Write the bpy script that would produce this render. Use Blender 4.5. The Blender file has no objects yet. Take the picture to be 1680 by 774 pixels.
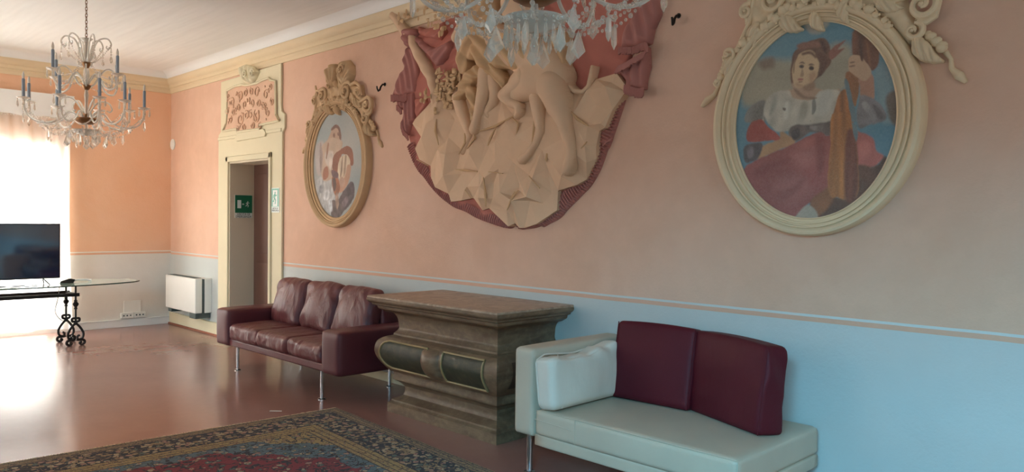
import bpy, bmesh, math, random
import numpy as np
from mathutils import Vector, Matrix, noise
from mathutils.geometry import delaunay_2d_cdt
random.seed(7)
PI = math.pi
S = bpy.context.scene
COL = S.collection

# ---------------------------------------------------------------- camera
F = 1253.4; YAW = math.radians(135.118); PIT = math.radians(1.254); ROL = math.radians(.7066)
CAM = np.array([11.58, -4.402, 1.6])
fw = np.array([math.cos(YAW)*math.cos(PIT), math.sin(YAW)*math.cos(PIT), -math.sin(PIT)])
rt = np.array([math.sin(YAW), -math.cos(YAW), 0.0]); up = np.cross(rt, fw)
rt, up = math.cos(ROL)*rt+math.sin(ROL)*up, -math.sin(ROL)*rt+math.cos(ROL)*up
cd = bpy.data.cameras.new('camera'); cam = bpy.data.objects.new('camera', cd); COL.objects.link(cam)
cd.sensor_width = 36; cd.lens = F/1680*36; cd.clip_start = .05
cam.matrix_world = Matrix(((rt[0], up[0], -fw[0], CAM[0]), (rt[1], up[1], -fw[1], CAM[1]), (rt[2], up[2], -fw[2], CAM[2]), (0, 0, 0, 1)))
S.camera = cam

# ---------------------------------------------------------------- light
S.view_settings.view_transform = 'Standard'; S.view_settings.look = 'None'
S.view_settings.gamma = 1; S.view_settings.use_curve_mapping = False
S.view_settings.exposure = 0.0
w = bpy.data.worlds.new('sky'); S.world = w; w.use_nodes = True
w.node_tree.nodes['Background'].inputs[0].default_value = (.75, .86, 1, 1)
w.node_tree.nodes['Background'].inputs[1].default_value = 1.0
def area(name, loc, rot, sx, sy, power, col):
    l = bpy.data.lights.new(name, 'AREA'); l.shape = 'RECTANGLE'; l.size = sx; l.size_y = sy; l.energy = power; l.color = col
    o = bpy.data.objects.new(name, l); COL.objects.link(o); o.location = loc; o.rotation_euler = rot; return o
XR_ = 14.5
YN = -4.95      # near wall plane
area('daylight_far_window', (-.62, -2.2, 1.5), (0, -PI/2, 0), 2.5, 1.6, 380, (1, .99, .97))
area('skylight_near_window', (13.2, YN-3.6, 5.15), (math.radians(72), 0, 0), 7.5, 3.6, 7600, (.20, .68, 1))
area('rear_fill_light', (XR_+.35, -2.6, 1.8), (0, PI/2, 0), 2.2, 1.7, 48, (1, .95, .90))  # unseen fill lamp, added to brighten the upper right wall
area('daylight_mid_window', (6.6, YN-.35, 1.75), (PI/2, 0, 0), 1.6, 2.3, 36, (.98, .95, .95))
area('daylight_end_window', (2.2, YN-.35, 1.75), (PI/2, 0, 0), 1.6, 2.3, 165, (1, .94, .85))

# ---------------------------------------------------------------- helpers
def ray(px, py): return fw+rt*(px-840)/F-up*(py-387)/F
def wp(px, py, d=0.0):          # pixel -> (x,z) on the plane d in front of the long wall
    r = ray(px, py); t = (-d-CAM[1])/r[1]; p = CAM+r*t; return (p[0], p[2])
def cr(ox, oy, s, L): return [(ox+x/s, oy+y/s) for x, y in L]
def lin(c):
    return tuple(((v/255)/12.92 if v/255 <= .04045 else ((v/255+.055)/1.055)**2.4) for v in c)
def tag(o, label=None, cat=None, group=None, kind=None):
    if label: o['label'] = label
    if cat: o['category'] = cat
    if group: o['group'] = group
    if kind: o['kind'] = kind
    return o
def empty(name, loc, label, cat, rz=0, group=None):
    o = bpy.data.objects.new(name, None); COL.objects.link(o); o.location = loc; o.rotation_euler.z = rz
    o.empty_display_size = .1
    return tag(o, label, cat, group)
def world_loc(o):
    v = Vector((0, 0, 0)); rz = 0
    chain = []
    while o: chain.append(o); o = o.parent
    for c in chain: v += c.location
    return v

class MB:
    def __init__(s): s.v = []; s.f = []
    def add(s, V, Fc):
        b = len(s.v); s.v += [tuple(map(float, p)) for p in V]; s.f += [tuple(b+i for i in f) for f in Fc]; return s
    def box(s, x0, x1, y0, y1, z0, z1):
        V = [(x, y, z) for x in (x0, x1) for y in (y0, y1) for z in (z0, z1)]
        return s.add(V, [(0, 1, 3, 2), (4, 6, 7, 5), (0, 4, 5, 1), (2, 3, 7, 6), (0, 2, 6, 4), (1, 5, 7, 3)])
    def lathe(s, prof, c=(0, 0, 0), n=16, ax='z', sy=1.0):
        V = []; Fc = []
        for r, h in prof:
            for i in range(n):
                a = 2*PI*i/n; p = (r*math.cos(a), r*math.sin(a)*sy, h)
                if ax == 'y': p = (p[0], -p[2], p[1])
                if ax == 'x': p = (p[2], p[0], p[1])
                V.append((c[0]+p[0], c[1]+p[1], c[2]+p[2]))
        m = len(prof)
        for j in range(m-1):
            for i in range(n): Fc.append((j*n+i, j*n+(i+1) % n, (j+1)*n+(i+1) % n, (j+1)*n+i))
        if prof[0][0] > 1e-5: Fc.append(tuple(range(n-1, -1, -1)))
        if prof[-1][0] > 1e-5: Fc.append(tuple((m-1)*n+i for i in range(n)))
        return s.add(V, Fc)
    def tube(s, P, R, n=8, flat=1.0, cap=True):
        P = [Vector(p) for p in P]
        if not hasattr(R, '__len__'): R = [R]*len(P)
        V = []; Fc = []; prev = None
        for i, p in enumerate(P):
            t = (P[min(i+1, len(P)-1)]-P[max(i-1, 0)]).normalized()
            if prev is None:
                a = Vector((0, 0, 1)) if abs(t.z) < .9 else Vector((1, 0, 0)); u = t.cross(a).normalized()
            else:
                u = (prev-t*prev.dot(t)).normalized()
            prev = u; q = t.cross(u)
            for k in range(n):
                a = 2*PI*k/n; V.append(p+u*math.cos(a)*R[i]+q*math.sin(a)*R[i]*flat)
        for j in range(len(P)-1):
            for k in range(n): Fc.append((j*n+k, j*n+(k+1) % n, (j+1)*n+(k+1) % n, (j+1)*n+k))
        if cap: Fc.append(tuple(range(n-1, -1, -1))); Fc.append(tuple((len(P)-1)*n+k for k in range(n)))
        return s.add(V, Fc)
    def prism(s, poly, d0, d1, plane='xz'):
        # polygon extruded: plane xz -> along y from d0 to d1
        n = len(poly)
        f = {'xz': lambda a, b, d: (a, d, b), 'yz': lambda a, b, d: (d, a, b), 'xy': lambda a, b, d: (a, b, d)}[plane]
        V = [f(a, b, d0) for a, b in poly]+[f(a, b, d1) for a, b in poly]
        Fc = [tuple(range(n)), tuple(range(2*n-1, n-1, -1))]+[(i, i+n, (i+1) % n+n, (i+1) % n) for i in range(n)]
        return s.add(V, Fc)
    def ball(s, c, r, n=8, m=6, sc=(1, 1, 1)):
        prof = [(0 if j in (0, m) else math.sin(PI*j/m), -math.cos(PI*j/m)) for j in range(m+1)]
        V = []; Fc = []
        for q, h in prof:
            for i in range(n):
                a = 2*PI*i/n; V.append((c[0]+r*sc[0]*q*math.cos(a), c[1]+r*sc[1]*q*math.sin(a), c[2]+r*sc[2]*h))
        for j in range(m):
            for i in range(n): Fc.append((j*n+i, j*n+(i+1) % n, (j+1)*n+(i+1) % n, (j+1)*n+i))
        return s.add(V, Fc)
    def rbox(s, c, half, r=.02, n=12, puff=(0, 0, 0), fn=None, M=None):
        # rounded, optionally pillowy box
        half = np.array(half, float); ts = np.sin(np.linspace(-1, 1, n+1)*PI/2)*.6+np.linspace(-1, 1, n+1)*.4
        V = []; Fc = []; idx = {}
        def vid(p):
            k = tuple(np.round(p, 5))
            if k in idx: return idx[k]
            q = half*p; inn = np.clip(q, -(half-r), half-r); d = q-inn; L = np.linalg.norm(d)
            o = inn+d/L*r if L > 1e-9 else q
            for a in range(3):
                b, c2 = (a+1) % 3, (a+2) % 3
                o = o.copy(); o[a] += np.sign(p[a])*abs(p[a])**3*puff[a]*(1-p[b]**2)*(1-p[c2]**2)
            if fn is not None: o = np.array(fn(o, p))
            if M is not None: o = np.array(M @ Vector(o))
            idx[k] = len(V); V.append(tuple(o+np.array(c))); return idx[k]
        for a in range(3):
            b, c2 = (a+1) % 3, (a+2) % 3
            for sg in (-1, 1):
                for i in range(n):
                    for j in range(n):
                        q = []
                        for di, dj in ((0, 0), (1, 0), (1, 1), (0, 1)):
                            p = np.zeros(3); p[a] = sg; p[b] = ts[i+di]; p[c2] = ts[j+dj]; q.append(vid(p))
                        Fc.append(tuple(q) if sg > 0 else tuple(q[::-1]))
        return s.add(V, Fc)
    def build(s, name, mat, parent=None, smooth=True, local=False, bevel=0, angle=40, colors=None, solid=0):
        me = bpy.data.meshes.new(name); org = Vector((0, 0, 0))
        if parent is not None and not local: org = world_loc(parent)
        me.from_pydata([(x-org.x, y-org.y, z-org.z) for x, y, z in s.v], [], s.f); me.validate(); me.update()
        if colors is not None:
            ca = me.color_attributes.new('paint', 'FLOAT_COLOR', 'POINT'); ca.data.foreach_set('color', np.asarray(colors, dtype=np.float32).ravel())
        if mat: me.materials.append(mat)
        o = bpy.data.objects.new(name, me); COL.objects.link(o)
        if parent is not None: o.parent = parent
        if smooth:
            me.polygons.foreach_set('use_smooth', [True]*len(me.polygons))
            if angle < 180: me.set_sharp_from_angle(angle=math.radians(angle))
        if bevel:
            b = o.modifiers.new('bevel', 'BEVEL'); b.width = bevel; b.segments = 3; b.limit_method = 'ANGLE'; b.harden_normals = False
        return o
def origin_to(o, loc):       # move a mesh's origin without moving the mesh
    loc = Vector(loc); o.data.transform(Matrix.Translation(-(loc-o.location))); o.location = loc; return o
def struct(name, mb, mat, **k):
    o = mb.build(name, mat, **k); o['kind'] = 'structure'; return o
def catmull(P, n=8, closed=False):
    P = [np.array(p, float) for p in P]; m = len(P); out = []
    rng = range(m) if closed else range(m-1)
    for i in rng:
        if closed: a, b, c, d = P[(i-1) % m], P[i], P[(i+1) % m], P[(i+2) % m]
        else: a, b, c, d = P[max(i-1, 0)], P[i], P[i+1], P[min(i+2, m-1)]
        for k in range(n):
            t = k/n; out.append(tuple(.5*((2*b)+(c-a)*t+(2*a-5*b+4*c-d)*t*t+(-a+3*b-3*c+d)*t**3)))
    if not closed: out.append(tuple(P[-1]))
    return out

# ---------------------------------------------------------------- materials
class NT:
    def __init__(s, name):
        s.m = bpy.data.materials.new(name); s.m.use_nodes = True; s.t = s.m.node_tree; s.n = s.t.nodes
        s.b = s.n['Principled BSDF']; s.out = s.n['Material Output']
    def link(s, a, b): s.t.links.new(a, b)
    def _in(s, sock, v):
        if v is None: return
        if isinstance(v, bpy.types.NodeSocket): s.link(v, sock)
        elif isinstance(v, tuple) and len(v) == 3 and sock.type == 'RGBA': sock.default_value = (*v, 1)
        else: sock.default_value = v
    def math(s, op, a, b=None, c=None, clamp=False):
        x = s.n.new('ShaderNodeMath'); x.operation = op; x.use_clamp = clamp
        for i, v in enumerate((a, b, c)): s._in(x.inputs[i], v)
        return x.outputs[0]
    def mix(s, f, a, b, mode='MIX'):
        x = s.n.new('ShaderNodeMix'); x.data_type = 'RGBA'; x.blend_type = mode
        s._in(x.inputs[0], f); s._in(x.inputs[6], a); s._in(x.inputs[7], b); return x.outputs[2]
    def ramp(s, f, stops, interp='LINEAR'):
        x = s.n.new('ShaderNodeValToRGB'); r = x.color_ramp; r.interpolation = interp
        while len(r.elements) < len(stops): r.elements.new(.5)
        for e, (p, c) in zip(r.elements, stops): e.position = p; e.color = (*c, 1) if len(c) == 3 else c
        s._in(x.inputs[0], f); return x.outputs[0]
    def coord(s, kind='Object'):
        return s.n.new('ShaderNodeTexCoord').outputs[kind]
    def pos(s): return s.n.new('ShaderNodeNewGeometry').outputs['Position']
    def sep(s, v):
        x = s.n.new('ShaderNodeSeparateXYZ'); s.link(v, x.inputs[0]); return x.outputs
    def mapping(s, v, sc=(1, 1, 1), rot=(0, 0, 0)):
        x = s.n.new('ShaderNodeMapping'); s.link(v, x.inputs[0]); x.inputs['Scale'].default_value = sc; x.inputs['Rotation'].default_value = rot; return x.outputs[0]
    def noise(s, v, scale, detail=4, rough=.55, dist=0, out=0):
        x = s.n.new('ShaderNodeTexNoise'); s.link(v, x.inputs['Vector']); x.inputs['Scale'].default_value = scale
        x.inputs['Detail'].default_value = detail; x.inputs['Roughness'].default_value = rough; x.inputs['Distortion'].default_value = dist; return x.outputs[out]
    def voro(s, v, scale, feat='F1', out='Distance'):
        x = s.n.new('ShaderNodeTexVoronoi'); x.feature = feat; s.link(v, x.inputs['Vector']); x.inputs['Scale'].default_value = scale; return x.outputs[out]
    def bump(s, h, strength=.3, dist=.01):
        x = s.n.new('ShaderNodeBump'); s.link(h, x.inputs['Height']); x.inputs['Strength'].default_value = strength; x.inputs['Distance'].default_value = dist
        s.link(x.outputs[0], s.b.inputs['Normal']); return x
    def setp(s, base=None, rough=.6, metal=0, spec=.5, **k):
        if base is not None: s._in(s.b.inputs['Base Color'], base)
        s._in(s.b.inputs['Roughness'], rough); s.b.inputs['Metallic'].default_value = metal; s.b.inputs['Specular IOR Level'].default_value = spec
        for kk, v in k.items(): s._in(s.b.inputs[kk.replace('_', ' ')], v)
        return s.m
def simple(name, rgb, rough=.6, metal=0, var=.12, scale=9, bump=0, bscale=60, spec=.5, **k):
    t = NT(name); c = t.coord(); n = t.noise(c, scale, 5)
    a = lin(rgb); col = t.mix(n, tuple(v*(1-var) for v in a), tuple(min(1, v*(1+var)) for v in a))
    if bump: t.bump(t.noise(c, bscale, 4), bump, .004)
    return t.setp(col, rough, metal, spec, **k)

PINK = (226, 188, 164); PINK2 = (212, 140, 104)
def wall_mat(name, up_a, up_b, low, z_line=1.025):
    t = NT(name); p = t.pos(); x = t.sep(p); z = x[2]
    z = t.math('ADD', z, t.math('MULTIPLY', t.noise(p, 3, 2), .006))
    n1 = t.noise(p, 1.1, 6, .6, .6); n2 = t.noise(p, 5.5, 5, .6)
    up_c = t.mix(t.ramp(n1, [(.3, (0, 0, 0)), (.7, (1, 1, 1))]), lin(up_a), lin(up_b))
    up_c = t.mix(t.math('MULTIPLY', t.ramp(n2, [(.45, (0, 0, 0)), (.75, (1, 1, 1))]), .30), up_c, lin((238, 196, 168)))
    low_c = t.mix(n2, tuple(v*.93 for v in lin(low)), lin(low))
    is_up = t.math('GREATER_THAN', z, z_line)
    c = t.mix(is_up, low_c, up_c)
    stripe = t.math('MULTIPLY', t.math('GREATER_THAN', z, z_line+.028), t.math('LESS_THAN', z, z_line+.043))
    c = t.mix(stripe, c, lin(tuple(min(255, v+6) for v in low)))
    edge = t.math('MULTIPLY', t.math('GREATER_THAN', z, z_line), t.math('LESS_THAN', z, z_line+.028))
    c = t.mix(t.math('MULTIPLY', edge, .5), c, lin((218, 170, 144)))
    t.bump(t.math('ADD', t.noise(p, 7, 5), t.math('MULTIPLY', t.noise(p, 60, 3), .25)), .25, .02)
    return t.setp(c, .85, 0, .25)
M = {}
M['wall_long'] = wall_mat('pink_plaster', PINK, (216, 174, 148), (202, 206, 202))
M['wall_far'] = wall_mat('orange_plaster', (240, 194, 160), (236, 184, 148), (234, 228, 218), 1.04)
def floor_mat():
    t = NT('resin_floor'); p = t.pos(); n = t.noise(p, .9, 6, .6, .5); n2 = t.noise(p, 14, 5)
    c = t.mix(n, lin((142, 101, 92)), lin((160, 118, 106)))
    c = t.mix(t.math('MULTIPLY', t.ramp(n2, [(.5, (0, 0, 0)), (.8, (1, 1, 1))]), .18), c, lin((168, 122, 108)))
    t.bump(t.math('ADD', t.noise(p, 2.2, 3), t.math('MULTIPLY', t.noise(p, 25, 3), .04)), .05, .05)
    return t.setp(c, t.math('ADD', t.math('MULTIPLY', t.noise(p, 1.2, 2), .07), .17), 0, .55)
M['floor'] = floor_mat()
def ceil_mat():
    t = NT('ceiling_plaster'); p = t.pos(); c = t.mix(t.noise(p, 1.3, 4), lin((238, 237, 232)), lin((245, 244, 240)))
    q = t.mapping(p, (.35, 3.0, 1)); t.bump(t.noise(q, 1.5, 2), .35, .05)
    return t.setp(c, .9, 0, .2)
M['ceiling'] = ceil_mat()
M['cornice'] = simple('cornice_cream', (226, 204, 168), .8, var=.06, scale=3)
M['white_plaster'] = simple('white_plaster', (238, 237, 233), .85, var=.04, scale=2)
M['door_cream'] = simple('door_cream_plaster', (224, 212, 180), .8, var=.05, scale=4, bump=.1)
M['panel_pink'] = simple('pink_stucco_ground', (216, 178, 150), .85, var=.10, scale=14, bump=.3, bscale=40)
M['brown_door'] = simple('brown_door_paint', (92, 62, 50), .6, var=.1)
M['stucco'] = simple('cream_stucco', (220, 184, 150), .75, var=.12, scale=6, bump=.25, bscale=50)
M['stucco_big'] = simple('pale_stucco', (230, 206, 170), .7, var=.08, scale=6, bump=.15, bscale=50)
M['stucco_small'] = simple('ochre_stucco', (206, 172, 132), .75, var=.12, scale=9, bump=.2, bscale=60)
M['stucco_pink'] = simple('rose_stucco', (176, 116, 106), .75, var=.14, scale=6, bump=.25, bscale=50)
M['stucco_red'] = simple('red_stucco', (186, 112, 96), .75, var=.14, scale=6, bump=.25, bscale=50)
M['stucco_tan'] = simple('tan_stucco', (204, 166, 124), .75, var=.15, scale=12, bump=.3, bscale=70)
def paint_mat(name, rough=.7, brush=55):
    t = NT(name); a = t.n.new('ShaderNodeVertexColor'); a.layer_name = 'paint'; c = t.coord()
    n = t.noise(c, brush, 6, .65, 1.5); col = t.mix(t.ramp(n, [(.3, (.35, .35, .35)), (.7, (.65, .65, .65))]), t.mix(.25, a.outputs[0], (0, 0, 0)), t.mix(.18, a.outputs[0], (1, .95, .85)))
    t.bump(n, .15, .003); return t.setp(col, rough, 0, .3)
M['painting'] = paint_mat('fresco_paint')
def leather(name, rgb, rough=.38, wr=.5, ws=5, spec=.5):
    t = NT(name); c = t.coord(); n = t.noise(c, 2.5, 4); a = lin(rgb)
    col = t.mix(n, tuple(v*.85 for v in a), tuple(v*1.12 for v in a))
    h = t.math('ADD', t.math('MULTIPLY', t.noise(t.mapping(c, (1, 1, .45), (0, .5, .3)), ws, 3, .5, 1.2), wr), t.math('MULTIPLY', t.noise(c, 180, 2), .03))
    t.bump(h, .5, .05); return t.setp(col, rough, 0, spec)
M['leather'] = leather('burgundy_leather', (100, 50, 52), .38, .8, 6)
M['leather_smooth'] = leather('burgundy_leather_taut', (92, 40, 46), .42, .12, 3)
M['leather_red'] = leather('wine_leather', (86, 20, 32), .55, .2, 4, .25)
M['leather_beige'] = leather('beige_leather', (196, 184, 164), .5, .12, 3)
M['leather_white'] = leather('ivory_leather', (222, 214, 200), .5, .35, 4)
M['chrome'] = simple('brushed_steel', (200, 205, 210), .22, 1, var=.03)
M['iron'] = simple('wrought_iron', (44, 40, 38), .5, .6, var=.2, scale=30, bump=.3, bscale=90)
M['black'] = simple('black_plastic', (18, 18, 20), .3)
M['white_plastic'] = simple('white_plastic', (236, 234, 226), .4, var=.02)
M['grey_plastic'] = simple('grey_green_plastic', (78, 90, 88), .5)
def altar_mat():
    t = NT('brown_scagliola'); p = t.coord(); n = t.noise(t.mapping(p, (1, 1, 3)), 3.2, 7, .65, .8); n2 = t.noise(p, 22, 5)
    c = t.ramp(n, [(.25, lin((84, 60, 44))), (.5, lin((116, 92, 70))), (.75, lin((146, 122, 94)))])
    c = t.mix(t.math('MULTIPLY', t.ramp(n2, [(.5, (0, 0, 0)), (.75, (1, 1, 1))]), .35), c, lin((160, 140, 112)))
    t.bump(n2, .2, .004); return t.setp(c, .42, 0, .45)
M['altar'] = altar_mat()
def marble(name, a, b, c2, rough=.3):
    t = NT(name); p = t.coord(); n = t.noise(p, 5, 8, .7, 2.5)
    return t.setp(t.ramp(n, [(.3, lin(a)), (.55, lin(b)), (.72, lin(c2))]), rough, 0, .5)
M['altar_top'] = marble('worn_marble_top', (134, 108, 88), (176, 150, 126), (196, 172, 150), .4)
M['green_marble'] = marble('dark_green_marble', (40, 42, 32), (62, 62, 46), (92, 84, 58), .5)
M['gilt'] = simple('ochre_moulding', (158, 134, 92), .45, var=.15, scale=20)
def glass_mat(name, tint, fac=.42, rough=.08):
    t = NT(name); n = t.n; tr = n.new('ShaderNodeBsdfTransparent'); tr.inputs[0].default_value = (.93, .94, .94, 1)
    lw = n.new('ShaderNodeLayerWeight'); lw.inputs[0].default_value = .35
    f = t.math('ADD', t.math('MULTIPLY', lw.outputs['Facing'], .6), fac*.5, clamp=True)
    t.setp(lin(tint), rough, 0, 1.0, IOR=1.6)
    t.b.inputs['Transmission Weight'].default_value = .35
    mx = n.new('ShaderNodeMixShader'); t.link(f, mx.inputs[0]); t.link(tr.outputs[0], mx.inputs[1]); t.link(t.b.outputs[0], mx.inputs[2]); t.link(mx.outputs[0], t.out.inputs[0])
    return t.m
M['crystal'] = glass_mat('crystal', (255, 238, 220), .62, .05)
M['crystal_arm'] = glass_mat('blown_glass', (250, 244, 232), 1.15, .10)
M['table_glass'] = glass_mat('green_glass', (186, 214, 200), 1.1, .03)
M['pane'] = glass_mat('window_glass', (235, 240, 245), .1, .02)
M['brass'] = simple('aged_brass', (142, 104, 72), .4, .85)
M['sleeve'] = simple('blue_grey_candle_sleeve', (144, 156, 168), .35, var=.1)
M['bulb'] = simple('frosted_bulb', (236, 226, 212), .3, var=.02)
def sheer(name, rgb, tr=.5):
    t = NT(name); n = t.n; a = n.new('ShaderNodeBsdfTranslucent'); a.inputs[0].default_value = (*lin(rgb), 1)
    d = n.new('ShaderNodeBsdfDiffuse'); d.inputs[0].default_value = (*lin(rgb), 1); x = n.new('ShaderNodeBsdfTransparent')
    m1 = n.new('ShaderNodeMixShader'); m1.inputs[0].default_value = .6; t.link(d.outputs[0], m1.inputs[1]); t.link(a.outputs[0], m1.inputs[2])
    m2 = n.new('ShaderNodeMixShader'); m2.inputs[0].default_value = tr; t.link(m1.outputs[0], m2.inputs[1]); t.link(x.outputs[0], m2.inputs[2])
    t.link(m2.outputs[0], t.out.inputs[0]); t.n.remove(t.b); return t.m
M['sheer'] = sheer('sheer_voile', (248, 246, 240), .10)
M['valance'] = simple('valance_cloth', (244, 242, 238), .9, var=.02)
M['sign_green'] = simple('sign_green', (16, 104, 72), .4, var=.02)
M['sign_teal'] = simple('sign_teal', (96, 176, 152), .4, var=.02)
M['sign_white'] = simple('sign_white', (226, 232, 226), .4, var=.01)
M['sign_ink'] = simple('sign_ink', (48, 52, 50), .5, var=.01)
M['exterior'] = simple('outside_facade', (235, 232, 225), .9)

# ================================================================ the room
XR = 14.5; ZC = 3.67
struct('floor', MB().box(-.4, XR+.3, YN-.4, .8, -.12, 0), M['floor'], smooth=False)
struct('ceiling', MB().box(-.4, XR+.3, YN-.4, .8, ZC, ZC+.15), M['ceiling'], smooth=False)
DX0, DX1, DZ = 2.01, 3.10, 2.29
struct('wall_right', MB().box(-.4, DX0, 0, .32, 0, ZC).box(DX1, XR+.3, 0, .32, 0, ZC).box(DX0, DX1, 0, .32, DZ, ZC), M['wall_long'], smooth=False)
WY0, WY1, WZ0, WZ1 = -2.95, -1.50, .06, 2.42
struct('wall_left', MB().box(-.4, 0, WY1, 0, 0, ZC).box(-.4, 0, YN-.4, WY0, 0, ZC).box(-.4, 0, WY0, WY1, WZ1, ZC).box(-.4, 0, WY0, WY1, 0, WZ0), M['wall_far'], smooth=False)
nw = MB(); wins = [(1.4, 3.0), (5.8, 7.4), (10.7, 12.6)]; x = 0
for a, b in wins: nw.box(x, a, YN-.4, YN, 0, ZC).box(a, b, YN-.4, YN, 0, .55).box(a, b, YN-.4, YN, 2.95, ZC); x = b
nw.box(x, XR+.3, YN-.4, YN, 0, ZC); struct('wall_near', nw, M['wall_long'], smooth=False)
struct('wall_rear', MB().box(XR, XR+.3, YN, -3.5, 0, ZC).box(XR, XR+.3, -1.7, 0, 0, ZC).box(XR, XR+.3, -3.5, -1.7, 0, .6).box(XR, XR+.3, -3.5, -1.7, 3.0, ZC), M['wall_far'], smooth=False)  # opening in this wall added for the rear fill lamp
m = MB()
for yy in (-3.5, -2.63, -1.76): m.box(XR+.12, XR+.17, yy, yy+.06, .6, 3.0)
for zz in (.6, 1.4, 2.2, 2.94): m.box(XR+.12, XR+.165, -3.5, -1.7, zz, zz+.06)
f = m.build('window_5', M['white_plastic'], smooth=False, bevel=.004); tag(f, kind='structure')  # unseen window, added so the rear fill lamp has an opening
MB().box(XR+.14, XR+.146, -3.44, -1.76, .66, 2.94).build('pane', M['pane'], f, smooth=False)
for i, (a, b) in enumerate(wins):
    m = MB(); y0 = YN-.22
    for xx in (a, (a+b)/2-.03, b-.06): m.box(xx, xx+.06, y0-.05, y0, .55, 2.95)
    for zz in (.55, 1.35, 2.15, 2.89): m.box(a, b, y0-.045, y0-.005, zz, zz+.06)
    f = m.build('window_%d' % (i+2), M['white_plastic'], smooth=False, bevel=.004); tag(f, kind='structure')
    g = MB().box(a+.06, b-.06, y0-.03, y0-.024, .61, 2.89).build('pane', M['pane'], f, smooth=False)
m = MB(); x0 = -.22
for yy in (WY0, (WY0+WY1)/2-.035, WY1-.07): m.box(x0, x0+.05, yy, yy+.07, WZ0, WZ1)
for zz in (WZ0, 1.0, 1.75, WZ1-.07): m.box(x0+.005, x0+.045, WY0, WY1, zz, zz+.06)
f = m.build('window_1', M['white_plastic'], smooth=False, bevel=.004); tag(f, kind='structure')
MB().box(x0+.02, x0+.026, WY0+.07, WY1-.07, WZ0+.06, WZ1-.07).build('pane', M['pane'], f, smooth=False)
# cornice and cove: profiles (out, z) swept along each wall
CORN = [(0, 3.385), (.018, 3.385), (.022, 3.405), (.03, 3.42), (.03, 3.452), (.045, 3.458), (.05, 3.475), (.05, 3.50), (.068, 3.512), (.085, 3.535), (.092, 3.56), (.092, 3.585), (0, 3.585)]
COVE = [(0, 3.585), (.10, 3.585), (.106, 3.60), (.125, 3.632), (.16, 3.655), (.20, ZC), (0, ZC)]
def sweep(prof, wall):
    P = [(0, 0), (XR, 0), (XR, YN), (0, YN)]; N_ = [((1, -1), (-1, -1)), ((-1, -1), (-1, 1)), ((-1, 1), (1, 1)), ((1, 1), (1, -1))][wall]
    A, B = P[wall], P[(wall+1) % 4]; n = len(prof)
    V = [(A[0]+N_[0][0]*o, A[1]+N_[0][1]*o, z) for o, z in prof]+[(B[0]+N_[1][0]*o, B[1]+N_[1][1]*o, z) for o, z in prof]
    return MB().add(V, [(i, (i+1) % n, (i+1) % n+n, i+n) for i in range(n)])
for wall in range(4):
    struct('trim_%d' % (wall+1), sweep(CORN, wall), M['cornice'], angle=25)
    struct('trim_%d' % (wall+5), sweep(COVE, wall), M['white_plaster'], angle=50)
struct('baseboard_left', MB().box(0, .022, WY1+.15, -.0, 0, .10).box(0, .03, WY1+.15, 0, .10, .112), M['white_plaster'], smooth=False, bevel=.004)
struct('baseboard_right', MB().box(.02, 1.68, -.03, 0, 0, .17).box(3.40, XR, -.012, 0, 0, .09), M['door_cream'], smooth=False, bevel=.004)
struct('trim_9', MB().box(.02, 1.68, -.045, -.03, 0, .022), simple('terracotta_kerb', (150, 92, 70), .6), smooth=False)

# ---------------- doorway with painted surround
sil = [(1.68, 0), (1.68, 2.66), (1.75, 2.70), (1.748, 3.35), (3.35, 3.38), (3.35, 2.90), (3.37, 2.82), (3.44, 2.78), (3.44, 2.62), (3.39, 2.58), (3.385, 0), (DX1, 0), (DX1, DZ), (DX0, DZ), (DX0, 0)]
ds = MB().prism(sil, -.03, 0).build('door_1', M['door_cream'], smooth=False, bevel=.008); tag(ds, kind='structure')
fr = MB()
for a, b, c, d in ((DX0-.07, DX0, 0, DZ+.07), (DX1, DX1+.05, 0, DZ+.07), (DX0-.07, DX1+.05, DZ, DZ+.07)): fr.box(a, b, -.055, 0, c, d)
fr.build('architrave', M['door_cream'], ds, smooth=False, bevel=.01)
MB().box(DX0-.004, DX0+.02, -.03, .30, 0, DZ).box(DX1-.02, DX1+.004, -.03, .30, 0, DZ).box(DX0, DX1, -.03, .30, DZ-.02, DZ+.004).build('reveal', simple('reveal_plaster', (212, 198, 174), .8, var=.05, scale=4), ds, smooth=False)
dl = MB().box(DX0, DX1, .30, .34, 0, DZ)
for a, b in ((2.12, 2.50), (2.60, 2.98)):
    for c, d in ((.2, 1.0), (1.12, 2.15)): dl.box(a, b, .29, .30, c, d)
dl.build('door_leaf', M['brown_door'], ds, smooth=False, bevel=.008)
lk = MB().box(1.69, 3.38, -.044, -.028, 2.585, 2.625).prism([wp(*p, .04) for p in cr(350, 90, 4.077, [(145, 560), (165, 540), (160, 525), (340, 495), (355, 520), (350, 545), (160, 578)])], -.055, -.03)
lk.build('lintel_moulding', M['door_cream'], ds, smooth=False, bevel=.006)

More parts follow.
